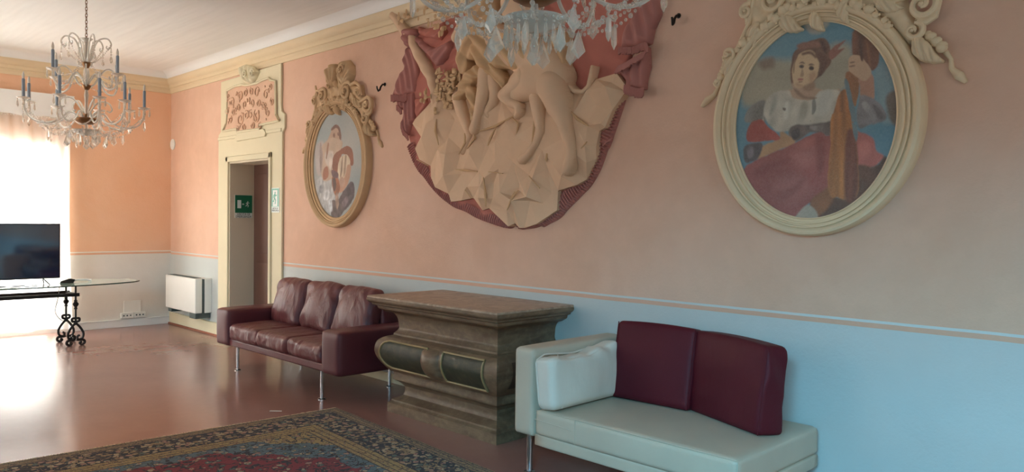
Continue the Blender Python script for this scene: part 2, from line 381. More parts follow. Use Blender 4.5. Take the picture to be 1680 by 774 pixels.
# ---------------- field meshes (stucco reliefs)
def poly_sdf(X, Z, poly):
    P = np.array(poly, float); A = P; B = np.roll(P, -1, 0); ins = np.zeros(X.shape, bool); dm = np.full(X.shape, 1e9)
    for (ax, az), (bx, bz) in zip(A, B):
        ex, ez = bx-ax, bz-az; L = ex*ex+ez*ez
        if L < 1e-14: continue
        t = np.clip(((X-ax)*ex+(Z-az)*ez)/L, 0, 1); d = (X-ax-t*ex)**2+(Z-az-t*ez)**2; dm = np.minimum(dm, d)
        if abs(ez) > 1e-12:
            c = ((az > Z) != (bz > Z)); ins ^= c & (X < ex*(Z-az)/ez+ax)
    d = np.sqrt(dm); return np.where(ins, d, -d)
def field(f, h, bbox, res, back=0.0, blur=0, mb=None):
    x0, x1, z0, z1 = bbox; nx = int((x1-x0)/res)+2; nz = int((z1-z0)/res)+2
    X, Z = np.meshgrid(x0+np.arange(nx)*res, z0+np.arange(nz)*res)
    Fv = f(X, Z); H = h(X, Z, Fv)
    for _ in range(blur):
        G = np.pad(H, 1, mode='edge'); H = (G[1:-1, 1:-1]*2+G[:-2, 1:-1]+G[2:, 1:-1]+G[1:-1, :-2]+G[1:-1, 2:])/6
    gz, gx = np.gradient(Fv, res); gl = np.maximum(np.hypot(gx, gz), .3)
    neg = Fv < 0
    Xs = X-np.where(neg, gx*Fv/gl**2, 0); Zs = Z-np.where(neg, gz*Fv/gl**2, 0)
    ok = Fv > -res*.75
    cell = ok[:-1, :-1] & ok[1:, :-1] & ok[:-1, 1:] & ok[1:, 1:]
    mb = mb or MB(); ids = {}; V = []; Fc = []
    def vid(j, i):
        k = (j, i)
        if k not in ids: ids[k] = len(V); V.append((Xs[j, i], -(H[j, i]+back), Zs[j, i]))
        return ids[k]
    edges = {}
    for j, i in zip(*np.nonzero(cell)):
        q = (vid(j, i), vid(j, i+1), vid(j+1, i+1), vid(j+1, i)); Fc.append(q)
        for k in range(4):
            e = (q[k], q[(k+1) % 4])
            if (e[1], e[0]) in edges: del edges[(e[1], e[0])]
            else: edges[e] = 1
    bk = {}
    def bid(a):
        if a not in bk: bk[a] = len(V); V.append((V[a][0], 0.0, V[a][2]))
        return bk[a]
    for a, b in list(edges): Fc.append((a, bid(a), bid(b), b))
    return mb.add(V, Fc)
def chain_field(chains, k=.9, base=.0, flutes=None):
    # chains: list of (points[(x,z)], radii, [k])
    segs = []
    for c in chains:
        P, R = c[0], c[1]; kk = c[2] if len(c) > 2 else k
        for a in range(len(P)-1): segs.append((P[a], P[a+1], R[a], R[a+1], kk))
    def both(X, Z):
        Fm = np.full(X.shape, -1.0); H = np.full(X.shape, 0.0)
        for (ax, az), (bx, bz), ra, rb, kk in segs:
            ex, ez = bx-ax, bz-az; L = ex*ex+ez*ez+1e-12; t = np.clip(((X-ax)*ex+(Z-az)*ez)/L, 0, 1)
            d = np.hypot(X-ax-t*ex, Z-az-t*ez); r = ra+(rb-ra)*t; Fm = np.maximum(Fm, r-d)
            H = np.maximum(H, kk*np.sqrt(np.maximum(r*r-d*d, 0)))
        return Fm, H
    xs = [p[0] for c in chains for p in c[0]]; zs = [p[1] for c in chains for p in c[0]]; R = max(max(c[1]) for c in chains)+.03
    return (lambda X, Z: both(X, Z)[0]), (lambda X, Z, Fv: base+both(X, Z)[1]), (min(xs)-R, max(xs)+R, min(zs)-R, max(zs)+R)
def relief(name, chains, mat, parent, k=.9, base=0., res=.007, blur=2, back=0., label=None, extra=None):
    f, h, bb = chain_field(chains, k, base)
    hh = h if extra is None else (lambda X, Z, Fv: h(X, Z, Fv)+extra(X, Z, Fv))
    o = field(f, hh, bb, res, back, blur).build(name, mat, parent, angle=180)
    if label: o['label'] = label
    return o
def poly_relief(name, poly, H, r, mat, parent, res=.007, back=0., extra=None, blur=1, label=None):
    xs = [p[0] for p in poly]; zs = [p[1] for p in poly]
    f = lambda X, Z: poly_sdf(X, Z, poly)
    def h(X, Z, Fv):
        u = np.clip(Fv/r, 0, 1); v = H*np.sqrt(1-(1-u)**2)
        return v+(extra(X, Z, Fv)*u if extra is not None else 0)
    o = field(f, h, (min(xs)-.02, max(xs)+.02, min(zs)-.02, max(zs)+.02), res, back, blur).build(name, mat, parent, angle=180)
    if label: o['label'] = label
    return o

# ---------------- stucco panel over the doorway
T = empty('overdoor_panel', (2.55, 0, 2.95), 'pink stucco panel with scroll crest over the open doorway', 'wall panel')
pin = [wp(*p, .03) for p in cr(350, 90, 4.077, [(100, 240), (150, 213), (198, 200), (225, 205), (260, 200), (305, 188), (340, 170), (380, 155), (390, 170), (425, 176), (428, 400), (450, 440), (320, 470), (322, 495), (170, 515), (165, 495), (75, 510), (95, 460), (100, 400)])]
poly_relief('ground', pin, .016, .02, M['panel_pink'], T, back=.03, res=.01)
rg = MB(); PC = [(x, -.05, z) for x, z in pin]
rg.tube(PC+[PC[0]], .014, 6); rg.build('moulding', M['door_cream'], T)
rr = random.Random(3); lm = []
cx, cz = 2.58, 2.93
for s in (-1, 1):       # symmetrical arabesque scrolls
    for (ox, oz, r, a0, tn) in ((.60, .02, .05, 2, 1.2), (.27, .04, .05, 3, 1.3), (.42, -.02, .045, 0, 1.2), (.30, -.24, .045, 1, 1.1), (.08, .2, .05, 2, 1.3), (.56, .2, .04, 4, 1.1), (.05, -.08, .06, 1, 1.2), (.22, .17, .07, 0, 1.2), (.22, -.12, .09, 2, 1.3), (.45, .12, .06, 1, 1.1), (.5, -.1, .05, 2, 1.1), (.12, -.22, .05, 3, 1.2), (.36, .0, .05, 4, 1.1), (.1, .05, .05, 5, 1.1)):
        P = [(cx+s*(ox+r*(1-t*.7)*math.cos(a0+t*tn*2*PI)), -.052, cz+oz+r*(1-t*.7)*math.sin(a0+t*tn*2*PI)) for t in np.linspace(0, 1, 18)]
        lm.append(P)
ma = simple('worn_rose_relief', (212, 172, 144), .85, var=.18, scale=30)
for P in lm: MB().tube(P, [.004+.006*math.sin(PI*i/17) for i in range(18)], 6).build('arabesque_scroll', ma, T)
for k in range(34):
    a = rr.uniform(-.6, .6); b = rr.uniform(-.22, .22); MB().ball((cx+a, -.052, cz+b), rr.uniform(.010, .02), 7, 5, (1, .6, 1.4)).build('arabesque_bud', ma, T)
oo = [wp(*p, .06) for p in cr(350, 90, 4.077, [(175, 80), (215, 60), (262, 75), (298, 112), (275, 165), (245, 200), (205, 188), (185, 140)])]
poly_relief('crest', oo, .07, .06, M['door_cream'], T, back=.03, res=.008, extra=lambda X, Z, Fv: .02*np.sin(X*70+Z*25))
for ox, oz, r, sg in ((-.09, .0, .05, -1), (.10, -.01, .055, 1)):
    c = wp(408, 120, .1); MB().tube([(c[0]+ox+sg*r*(1-t*.8)*math.cos(t*9), -.11-.01*t, c[1]+oz+r*(1-t*.8)*math.sin(t*9)) for t in np.linspace(0, 1, 24)], .012, 7).build('volute', M['door_cream'], T)

# ---------------- safety signs
def text(body, size, mat, parent, loc, rot, name='lettering'):
    c = bpy.data.curves.new(name, 'FONT'); c.body = body; c.size = size; c.align_x = 'CENTER'; c.align_y = 'CENTER'; c.extrude = .0006; c.space_line = .85
    o = bpy.data.objects.new(name, c); COL.objects.link(o); c.materials.append(mat)
    dg = bpy.context.evaluated_depsgraph_get(); me = bpy.data.meshes.new_from_object(o.evaluated_get(dg)); bpy.data.objects.remove(o)
    me.name = name; o = bpy.data.objects.new(name, me); COL.objects.link(o)
    if not me.materials: me.materials.append(mat)
    o.parent = parent; o.location = loc; o.rotation_euler = rot; return o
def man(mb, c, s, f, th):     # running pictogram; f maps (u,v,d) -> xyz
    def stroke(P, r):
        for a, b in zip(P[:-1], P[1:]):
            a = np.array(a)*s+c; b = np.array(b)*s+c; t = (b-a)/np.linalg.norm(b-a); n = np.array((-t[1], t[0]))*r*s; e = t*r*s*.6
            q = [a-n-e, b-n+e, b+n+e, a+n-e]; V = [f(p[0], p[1], 0) for p in q]+[f(p[0], p[1], th) for p in q]
            mb.add(V, [(0, 1, 2, 3), (7, 6, 5, 4), (0, 4, 5, 1), (1, 5, 6, 2), (2, 6, 7, 3), (3, 7, 4, 0)])
    q = [(np.cos(a)*.11+.08, np.sin(a)*.11+.78) for a in np.linspace(0, 2*PI, 12, endpoint=False)]
    V = [f(*(np.array(p)*s+c), 0) for p in q]+[f(*(np.array(p)*s+c), th) for p in q]
    mb.add(V, [tuple(range(12)), tuple(range(23, 11, -1))]+[(i, (i+1) % 12, (i+1) % 12+12, i+12) for i in range(12)])
    stroke([(.05, .60), (-.05, .18)], .11); stroke([(-.05, .15), (.22, -.12), (.10, -.5)], .07); stroke([(-.08, .15), (-.22, -.22), (-.5, -.25)], .07)
    stroke([(.07, .58), (.3, .38), (.45, .5)], .05); stroke([(.0, .58), (-.28, .45), (-.33, .2)], .05); return mb
# on the reveal: plane x = DX0+.02
X0 = DX0+.021
sg = empty('exit_sign', (X0, .15, 1.75), 'square green emergency exit sign with caption inside the doorway reveal', 'sign')
fy = lambda u, v, d: (X0+.004+d, u, v)
MB().box(X0, X0+.004, .035, .272, 1.575, 1.872).build('plate', M['sign_white'], sg, smooth=False)
MB().box(X0+.003, X0+.006, .037, .270, 1.640, 1.870).build('green_field', M['sign_green'], sg, smooth=False)
pm = MB().box(X0+.005, X0+.009, .068, .118, 1.70, 1.805)
man(pm, np.array((.205, 1.745)), .055, lambda u, v, d: (X0+.005+d, u, v), .004)
pm.add([(X0+.009, .128, 1.753), (X0+.009, .145, 1.74), (X0+.009, .145, 1.766)], [(0, 1, 2)]).box(X0+.005, X0+.009, .143, .160, 1.748, 1.758)
pm.build('pictogram', M['sign_white'], sg, smooth=False)
text('USCITA DI\nEMERGENZA', .038, M['sign_ink'], sg, (.0065, .002, -.144), (PI/2, 0, PI/2))
sg = empty('exit_sign', (3.235, -.03, 1.79), 'narrow pale green running man sign on the right door jamb', 'sign')
sx = 3.245
MB().box(sx-.095, sx+.095, -.036, -.030, 1.645, 1.935).build('plate', M['sign_white'], sg, smooth=False)
MB().box(sx-.082, sx+.082, -.038, -.036, 1.715, 1.925).build('green_field', M['sign_teal'], sg, smooth=False)
MB().box(sx-.052, sx+.055, -.0395, -.038, 1.72, 1.908).build('pale_door', M['sign_white'], sg, smooth=False)
man(MB(), np.array((sx-.005, 1.80)), .10, lambda u, v, d: (u, -.0395-d, v), .002).build('pictogram', M['sign_teal'], sg, smooth=False)
text('USCITA DI\nEMERGENZA', .029, M['sign_ink'], sg, (sx-3.235, -.0065, -.11), (PI/2, 0, 0))

# ---------------- fan coil heater, wall disc, hooks, sockets
T = empty('fan_coil_heater', (.92, -.11, .26), 'white fan coil heater with dark grille under the pink wall', 'heater')
MB().box(.40, 1.43, -.225, -.130, .29, .755).build('front_cover', M['white_plastic'], T, bevel=.012, smooth=False)
MB().box(.42, 1.415, -.135, -.095, .285, .745).build('grille', M['grey_plastic'], T, smooth=False)
MB().box(.41, 1.43, -.095, -.001, .29, .752).build('back_cover', M['white_plastic'], T, bevel=.006, smooth=False)
m = MB()
for k in range(22): m.box(.44+k*.042, .47+k*.042, -.21, -.11, .756, .760)
m.build('outlet_grille', M['grey_plastic'], T, smooth=False)
MB().box(.44, .56, -.20, -.01, .235, .30).box(.56, 1.18, -.12, -.02, .262, .30).box(1.2, 1.40, -.21, -.01, .215, .30).build('base', M['grey_plastic'], T, bevel=.006, smooth=False)
m = MB().lathe([(0, -.0), (.075, 0), (.08, .006), (.078, .016), (.06, .022), (0, .024)], (.085, 0, 2.637), 28, 'y')
o = m.build('wall_disc', M['white_plastic'], angle=30); origin_to(o, (.085, 0, 2.637)); tag(o, 'round white disc high on the pink wall beside the room corner', 'wall cover')
def hook(px, py, lab):
    x, z = wp(px, py, .04)
    T = MB().lathe([(0, 0), (.018, 0), (.018, .004), (.008, .008), (0, .008)], (x, 0, z+.02), 10, 'y')
    T.tube([(x, -.004, z+.02), (x, -.03, z+.015), (x, -.05, z-.01), (x, -.06, z-.04), (x+.01, -.085, z-.055), (x+.02, -.105, z-.035), (x+.02, -.11, z-.012)], [.008, .008, .009, .01, .009, .008, .007], 7)
    o = T.build('wall_hook', M['iron']); origin_to(o, (x, 0, z)); tag(o, lab, 'hook')
hook(626, 141, 'small dark iron hook between the small oval painting and the stucco drapery')
hook(1108, 29, 'dark iron hook between the stucco drapery and the large oval painting')
T = empty('socket_panel', (0, -.54, .2), 'white wall socket panel with two socket strips below the far wall', 'socket')
MB().box(.0, .012, -.655, -.425, .19, .37).build('cover_plate', M['white_plastic'], T, bevel=.004, smooth=False)
for a, b in ((-.70, -.535), (-.53, -.37)):
    st = MB().box(.0, .045, a, b, .125, .20).build('socket_strip', M['white_plastic'], T, bevel=.006, smooth=False)
    h = MB()
    for k in range(3): h.lathe([(0, 0), (.011, 0), (.011, .002), (0, .002)], (.045, a+.035+k*.045, .163), 10, 'x')
    h.build('socket_hole', M['grey_plastic'], st)

# ---------------- curtain and valance at the far window
def cloth(y0, y1, z0, z1, x, amp, freq, ny, nz, flare=0, seed=1):
    V = []; Fc = []; rr = random.Random(seed); ph = [rr.uniform(0, 6) for _ in range(4)]
    for j in range(nz+1):
        for i in range(ny+1):
            u = i/ny; v = j/nz; y = y0+(y1-y0)*u; a = amp*(.5+.5*(1-v)+.2)
            d = a*(math.sin(freq*y+ph[0])+.5*math.sin(freq*2.3*y+ph[1]+v)+.3*math.sin(freq*.4*y+ph[2]))
            V.append((x+d+flare*(1-v)**3, y+.02*math.sin(5*v+ph[3])*(1-v), z0+(z1-z0)*v+(.012*math.sin(y*14) if j == 0 else 0)))
    for j in range(nz):
        for i in range(ny): q = j*(ny+1)+i; Fc.append((q, q+1, q+ny+2, q+ny+1))
    return MB().add(V, Fc)
T = empty('sheer_curtain', (.12, -2.2, .08), 'long white sheer curtain glowing in front of the far window', 'curtain')
cloth(-3.15, -1.37, .07, 2.90, .13, .022, 26, 180, 30, .03).build('voile', M['sheer'], T)
T = empty('valance', (.14, -2.2, 2.86), 'pale cloth valance with beaded edge above the far window', 'valance')
cloth(-3.2, -1.33, 2.86, 3.17, .17, .006, 9, 80, 4).build('cloth', M['valance'], T)
m = MB()
for k in range(60): m.ball((.17, -1.34-k*.031, 2.855), .010, 6, 4)
m.build('bead_trim', M['white_plastic'], T)
m = MB(); m.tube([(.06, -3.25, 3.13), (.06, -1.30, 3.13)], .014, 10); o = m.build('curtain_rod', M['white_plastic'], T)

# ---------------- glass table with wrought iron legs
TX, TY = 1.10, -2.28
T = empty('table', (TX, TY, 0), 'long oval glass table with black wrought iron scroll legs', 'table')
ell = []
for k in range(72):
    a = 2*PI*k/72; c, s_ = math.cos(a), math.sin(a)
    ell.append((TX+.50*abs(c)**.8*(1 if c > 0 else -1), TY+1.44*abs(s_)**.95*(1 if s_ > 0 else -1)))
MB().prism(ell, .742, .757, 'xy').build('table_top', M['table_glass'], T, smooth=False, bevel=.004)
rim = MB().tube([(a, b, .748) for a, b in ell]+[(ell[0][0], ell[0][1], .748)], .0078, 6); rim.build('rim', simple('glass_edge', (40, 62, 56), .2), T)
for (lx) in (TX-.2, TX+.2):
    MB().box(lx-.018, lx+.018, TY-.70, TY+.70, .60, .64).build('side_rail', M['iron'], T, smooth=False, bevel=.004)
for ly in (TY-.66, TY+.66):
    MB().box(TX-.2, TX+.2, ly-.014, ly+.014, .605, .635).build('cross_rail', M['iron'], T, smooth=False)
    for lx in (TX-.2, TX+.2):
        g = MB().lathe([(.011, .30), (.011, .44), (.02, .45), (.014, .47), (.03, .495), (.034, .51), (.016, .535), (.02, .55), (.011, .56), (.011, .742)], (lx, ly, 0), 10)
        for s in (-1, 1):      # lyre scrolls in the y-z plane
            g.tube([(lx, ly+s*y, z) for y, z in catmull([(.012, .335), (.04, .33), (.038, .30), (.012, .29), (.01, .27), (.05, .22), (.085, .15), (.075, .09), (.03, .075), (.018, .11), (.045, .125)], 5)], .014, 7)
            g.tube([(lx, ly+s*y, z) for y, z in catmull([(.005, .075), (.03, .07), (.085, .065), (.10, .035), (.07, .008), (.045, .03), (.068, .045)], 5)], .016, 7)
        g.ball((lx, ly, .27), .02, 8, 6); g.build('leg', M['iron'], T)
T = empty('television', (TX+.1, -2.45, .757), 'black flat screen television standing on the glass table', 'television')
vx = 1.22
MB().box(vx-.03, vx+.012, -2.92, -1.768, .825, 1.480).build('casing', M['black'], T, smooth=False, bevel=.004)
MB().box(vx+.011, vx+.014, -2.905, -1.780, .842, 1.468).build('screen', simple('dark_screen', (4, 30, 60), .06, IOR=2.6), T, smooth=False)
for ly in (-2.7, -1.95):
    MB().tube([(vx+.13, ly+.04, .763), (vx, ly, .83), (vx-.13, ly+.04, .763)], .007, 6).build('foot', M['black'], T)
T = empty('telephone', (1.18, -1.68, .757), 'small black device lying on the glass table right of the television', 'device')
MB().prism([(-1.77, .757), (-1.62, .757), (-1.60, .80), (-1.66, .815), (-1.76, .785)], 1.10, 1.22, 'yz').build('body', M['black'], T, smooth=False, bevel=.006)
o = MB().tube([(1.05, -1.62, .772), (1.1, -1.55, .785), (1.13, -1.46, .787), (1.14, -1.40, .775)], [.016, .012, .013, .018], 8).build('telephone_handset', M['white_plastic'])
origin_to(o, (1.1, -1.5, .757)); tag(o, 'white handset lying on the glass table beside the black device', 'handset')
m = MB(); rr = random.Random(5)
m.tube(catmull([(1.35, -2.9, .762), (1.4, -2.6, .764), (1.3, -2.45, .763), (1.42, -2.25, .763), (1.33, -2.1, .764), (1.44, -1.95, .763)], 8), .004, 6)
m.tube(catmull([(1.4, -2.8, .766), (1.34, -2.55, .763), (1.45, -2.4, .767), (1.38, -2.2, .768), (1.40, -2.05, .763)], 8), .004, 6)
o = m.build('cable', M['black']); origin_to(o, (1.38, -2.4, .757)); tag(o, 'tangle of black cable on the glass table in front of the television', 'cable')
m = MB().tube(catmull([(.94, -1.70, .735), (.90, -1.71, .55), (.86, -1.73, .38), (.85, -1.66, .27), (.86, -1.56, .24), (.80, -1.50, .05), (.74, -1.50, .004)], 8), .006, 6)
o = m.build('white_cable', M['white_plastic']); origin_to(o, (.74, -1.5, 0)); tag(o, 'white cable hanging down behind the iron table legs', 'cable')

# ================================================================ burgundy sofa
T = empty('sofa', (4.85, -.5, 0), 'burgundy leather three seat sofa on steel legs beside the open doorway', 'sofa')
def wr(fr, am, seed=0, ax=2):
    def f(o, p):
        e = (1-abs(p[0])**4)*1.0
        n = noise.noise(Vector((o[0]*fr, o[1]*fr*.6, o[2]*fr+seed)))+.5*noise.noise(Vector((o[0]*fr*2.2+3, o[1]*fr, o[2]*fr*2+seed)))
        L = np.linalg.norm(o)+1e-6; return o+o/L*n*am
    return f
def arm(x0, x1, y0, y1, z0, z1, name, mat, T, r=.035):
    return MB().rbox(((x0+x1)/2, (y0+y1)/2, (z0+z1)/2), ((x1-x0)/2, (y1-y0)/2, (z1-z0)/2), r, 10, (.006, .006, .006)).build(name, mat, T, angle=180)
arm(3.67, 3.95, -.93, -.08, .25, .63, 'armrest', M['leather_smooth'], T)
arm(5.77, 6.045, -.93, -.08, .25, .63, 'armrest', M['leather_smooth'], T)
arm(3.94, 5.78, -.30, -.07, .26, .78, 'backrest', M['leather_smooth'], T, .05)
MB().box(3.94, 5.78, -.905, -.12, .258, .33).build('base', M['leather_smooth'], T, bevel=.014)
for k in range(3):
    a = 3.952+k*.606
    def fn(o, p, k=k):
        o = np.array(wr(7, .012, k*5)(o, p)); fr = max(0, -p[1]) if p[1] < 0 else 0
        o[1] += .006*math.sin(o[0]*75+3*noise.noise(Vector((o[0]*9, o[2]*9, k)))*2)*fr**4*(1-p[2]**2); return o
    MB().rbox((a+.302, -.60, .405), (.303, .325, .082), .05, 26, (.0, .012, .018), fn).build('seat_cushion', M['leather'], T, angle=180)
for k in range(3):
    a = 3.965+k*.604
    Mx = Matrix.Rotation(math.radians(-13), 3, 'X')
    def fn(o, p, k=k):
        o = np.array(o); o[2] -= .02*(1-p[0]**2)*max(p[2], 0)**4*(-1)
        t = .010*math.sin((o[0]*28+o[2]*22*(1 if p[0] > 0 else -1))+2.5*noise.noise(Vector((o[0]*6, o[2]*6, k*3))))*min(1, (abs(p[0])**2+abs(p[2])**2)*.8)
        o[1] += (-t if p[1] < 0 else t); o[1] *= 1+.25*(1-p[2])*.5; n = noise.noise(Vector((o[0]*5+k*7, o[1]*5, o[2]*5))); return o*(1+.05*n)
    MB().rbox((a+.297, -.345, .69), (.292, .075, .245), .06, 24, (.0, .055, .0), fn, Mx).build('back_cushion', M['leather'], T, angle=180)
for lx, ly in ((3.99, -.835), (5.69, -.865), (5.66, -.12), (4.02, -.12)):
    l = MB().lathe([(.0165, .008), (.0165, .262)], (lx, ly, 0), 16).build('leg', M['chrome'], T, angle=50)
    MB().lathe([(0, 0), (.034, 0), (.034, .006), (.024, .012), (.0, .012)], (lx, ly, 0), 20).build('foot_disc', M['chrome'], l, local=False)

# ================================================================ beige daybed
T = empty('daybed', (8.95, -.5, 0), 'long beige leather daybed with one armrest standing against the pale blue wall', 'daybed')
m = MB().rbox((8.255, -.50, .52), (.085, .475, .275), .03, 14, (.008, .004, .004)).build('armrest', M['leather_beige'], T, angle=180)
MB().rbox((9.04, -.50, .345), (.69, .47, .080), .028, 20, (.0, .006, .012)).build('seat_cushion', M['leather_beige'], T, angle=180)
for P in ([(8.36, .365), (8.56, .36), (8.66, .352)], [(8.68, .425), (8.68, .28)]): MB().tube([(a, -.974, b) for a, b in P], .003, 5).build('seam', M['leather_beige'], T)
MB().tube([(9.722, -.96, .27), (9.728, -.965, .42)], .003, 5).build('seam', M['leather_beige'], T); MB().tube([(8.36, -.962, .418), (8.7, -.964, .421), (9.2, -.966, .422), (9.715, -.962, .42)], .003, 5).build('seam', M['leather_beige'], T)
MB().rbox((9.035, -.50, .232), (.70, .455, .038), .012, 8).build('base_rail', M['leather_beige'], T, angle=180)
MB().rbox((8.85, -.055, .60), (.53, .045, .26), .04, 14, (0, .01, .0)).build('backrest', M['leather_beige'], T, angle=180)
for lx, ly in ((8.262, -.915), (8.27, -.1), (9.66, -.86), (9.66, -.1)):
    l = MB().lathe([(.019, .008), (.019, .25)], (lx, ly, 0), 16).build('leg', M['chrome'], T, angle=50)
    MB().lathe([(0, 0), (.036, 0), (.036, .006), (.026, .012), (.0, .012)], (lx, ly, 0), 20).build('foot_disc', M['chrome'], l)
# ivory cushion leaning on the armrest
T = empty('cushion', (8.44, -.62, .43), 'ivory leather cushion leaning on the armrest of the beige daybed', 'cushion')
Mx = Matrix.Rotation(math.radians(-7), 3, 'Y') @ Matrix.Rotation(math.radians(0), 3, 'Z')
def fn(o, p):
    o = np.array(o); n = noise.noise(Vector((o[0]*4, o[1]*5, o[2]*5+2))); o[0] += .012*n
    top = max(p[2], 0)**3; o[2] += top*(-.035*(1-abs(p[1]))+.02*noise.noise(Vector((o[1]*11, 4, 1)))) - top*.02*p[1]*-1
    o[0] += .014*math.sin(o[1]*30+o[2]*26)*top; return o
c = MB().rbox((8.435, -.645, .605), (.075, .345, .172), .045, 26, (.030, .0, .0), fn, Mx).build('body', M['leather_white'], T, angle=180)
pp = []
for t in np.linspace(0, 2*PI, 60):
    y = np.clip(1.25*math.cos(t), -1, 1)*.343; z = np.clip(1.25*math.sin(t), -1, 1)*.172
    v = Mx @ Vector((-.045, y, z)); pp.append((8.435+v.x, -.645+v.y, .605+v.z-(.03*(1-abs(y)/.343) if z > .15 else 0)))
MB().tube(pp, .006, 6).build('piping', M['leather_white'], T)
pp = []
for z in np.linspace(-.165, .165, 12):
    v = Mx @ Vector((.072, -.27, z)); pp.append((8.435+v.x+.008*(1-(z/.17)**2), -.645+v.y, .605+v.z))
MB().tube(pp, .0022, 5).build('seam', M['leather_white'], T)
# two wine cushions
def block(loc, yaw, lean, w_, th_b, th_t, h, label, grp=None, wrk=0.0, seed=0, mat='leather_red'):
    T = empty('back_cushion', loc, label, 'cushion', yaw)
    R = Matrix.Rotation(math.radians(lean), 3, 'X')
    def fn(o, p):
        o = np.array(o); k = th_b+(th_t-th_b)*(p[2]+1)/2; o[1] = o[1]*k/th_b
        o[1] += wrk*noise.noise(Vector((o[0]*4, seed, o[2]*7)))*(1-p[2]**2)
        o[0] += wrk*.9*noise.noise(Vector((o[1]*9+o[2]*8, seed+3, o[2]*5)))
        o[2] += .012*(1-p[0]**2)*max(p[2], 0)**3; return o
    b = MB().rbox((0, 0, h/2), (w_/2, th_b/2, h/2), .03, 22, (.006, .022, .0), fn, R).build('cover', M[mat], T, local=True, angle=180)
    for s in (-1, 1):
        m = MB(); P = []
        for z in np.linspace(-.49, .49, 14):
            k = th_b+(th_t-th_b)*(z+.5); v = R @ Vector((s*(w_/2-.008), -k/2+.004, z*h)); P.append((v.x, v.y, v.z+h/2))
        m.tube(P, .0035, 5).build('piping', M[mat], T, local=True)
    return T
block((8.765, -.27, .428), math.radians(3), -9, .58, .15, .12, .50, 'left wine red back cushion standing beside the ivory cushion on the daybed', mat='leather_red')
block((9.345, -.315, .428), math.radians(-21), -5, .66, .19, .15, .49, 'right wine red wedge cushion turned outward near the open end of the daybed', wrk=.02, seed=4, mat='leather_red')

# ================================================================ altar shaped cabinet
XL, XRt, YF = 6.39, 7.72, -.69
T = empty('altar_table', ((XL+XRt)/2, -.35, 0), 'brown baroque altar table with bulging front between the two sofas', 'altar')
def ring(prof):
    n = len(prof); V = []
    for d, z in prof:
        V += [(XL-d, 0-.002, z), (XL-d, YF-d, z), (XRt+d, YF-d, z), (XRt+d, 0-.002, z)]
    Fc = []
    for j in range(n-1):
        for k in range(3): a = j*4+k; Fc.append((a, a+1, a+5, a+4))
        Fc.append((j*4+3, j*4, j*4+4, j*4+7))
    Fc.append((3, 2, 1, 0)); Fc.append(tuple((n-1)*4+k for k in range(4)))
    return MB().add(V, Fc)
def sm(P, n=5): return [tuple(p) for p in catmull(P, n)]
ring([(-.012, 0), (-.012, .075), (-.035, .09), (-.037, .103), (-.083, .124)]+sm([(-.105, .14), (-.114, .171), (-.114, .211)], 4)).build('plinth', M['altar'], T, angle=30)
ring([(-.118, .205)]+sm([(-.112, .212), (-.086, .241), (-.05, .262), (-.044, .268)], 4)+[(-.044, .285), (-.05, .306), (-.046, .33)]+sm([(-.03, .338), (0, .371), (.033, .416), (.058, .466), (.067, .516), (.055, .577), (.023, .611), (-.009, .626)], 5)+[(-.030, .630), (-.044, .636), (-.045, .65)]+sm([(-.052, .655), (-.074, .685), (-.076, .71), (-.068, .771), (-.047, .811), (-.02, .828)], 5)+[(-.003, .831)]).build('body', M['altar'], T, angle=30)
ring([(-.003, .826), (.045, .852), (.05, .862), (.052, .875), (.08, .885), (.086, .90), (.098, .904), (.113, .918), (.116, .925), (.116, .938), (.112, .944)]).build('cornice', M['altar'], T, angle=30)
ring([(.106, .940), (.112, .945), (.112, .956), (.104, .961)]).build('top', M['altar_top'], T, angle=30)
# bulging front: profile function
PB = [(.336, -.035), (.371, 0), (.416, .033), (.466, .058), (.516, .067), (.577, .055), (.611, .023), (.626, -.009)]
PB = catmull(PB, 6)
def bulge(z): return float(np.interp(z, [p[0] for p in PB], [p[1] for p in PB]))
def patch(x0, x1, z0, z1, off, wrapl=0, round_l=0, ny=20):
    # slab following the bulge on the front
    V = []; Fc = []; nx = 20
    for L in (0, 1):
        for j in range(ny+1):
            for i in range(nx+1):
                z = z0+(z1-z0)*j/ny; v = 2*j/ny-1
                a = x0+round_l*(1-math.sqrt(max(0, 1-v*v))) if round_l > 0 else x0
                b = x1-(-round_l)*(1-math.sqrt(max(0, 1-v*v))) if round_l < 0 else x1
                x = a+(b-a)*i/nx; V.append((x, YF-bulge(z)-off*L+.01*(1-L), z))
    n1 = (nx+1)*(ny+1)
    for j in range(ny):
        for i in range(nx):
            q = j*(nx+1)+i; Fc.append((q+n1, q+1+n1, q+nx+2+n1, q+nx+1+n1)); Fc.append((q+nx+1, q+nx+2, q+1, q))
    for i in range(nx): Fc.append((i, i+1, i+1+n1, i+n1)); t = ny*(nx+1)+i; Fc.append((t+n1, t+1+n1, t+1, t))
    for j in range(ny): q = j*(nx+1); Fc.append((q+n1, q+nx+1+n1, q+nx+1, q)); q += nx; Fc.append((q, q+nx+1, q+nx+1+n1, q+n1))
    return MB().add(V, Fc)
def frame(x0, x1, z0, z1, rl, wd=.012):
    m = MB(); P = []
    zs = np.linspace(z0, z1, 16)
    for z in zs:
        v = 2*(z-z0)/(z1-z0)-1; a = x0+rl*(1-math.sqrt(max(0, 1-v*v))) if rl > 0 else x0; P.append((a, YF-bulge(z)-.006, z))
    for z in zs[::-1]:
        v = 2*(z-z0)/(z1-z0)-1; b = x1+rl*(1-math.sqrt(max(0, 1-v*v))) if rl < 0 else x1; P.append((b, YF-bulge(z)-.006, z))
    P.append(P[0]); return m.tube(P, .0085, 7)
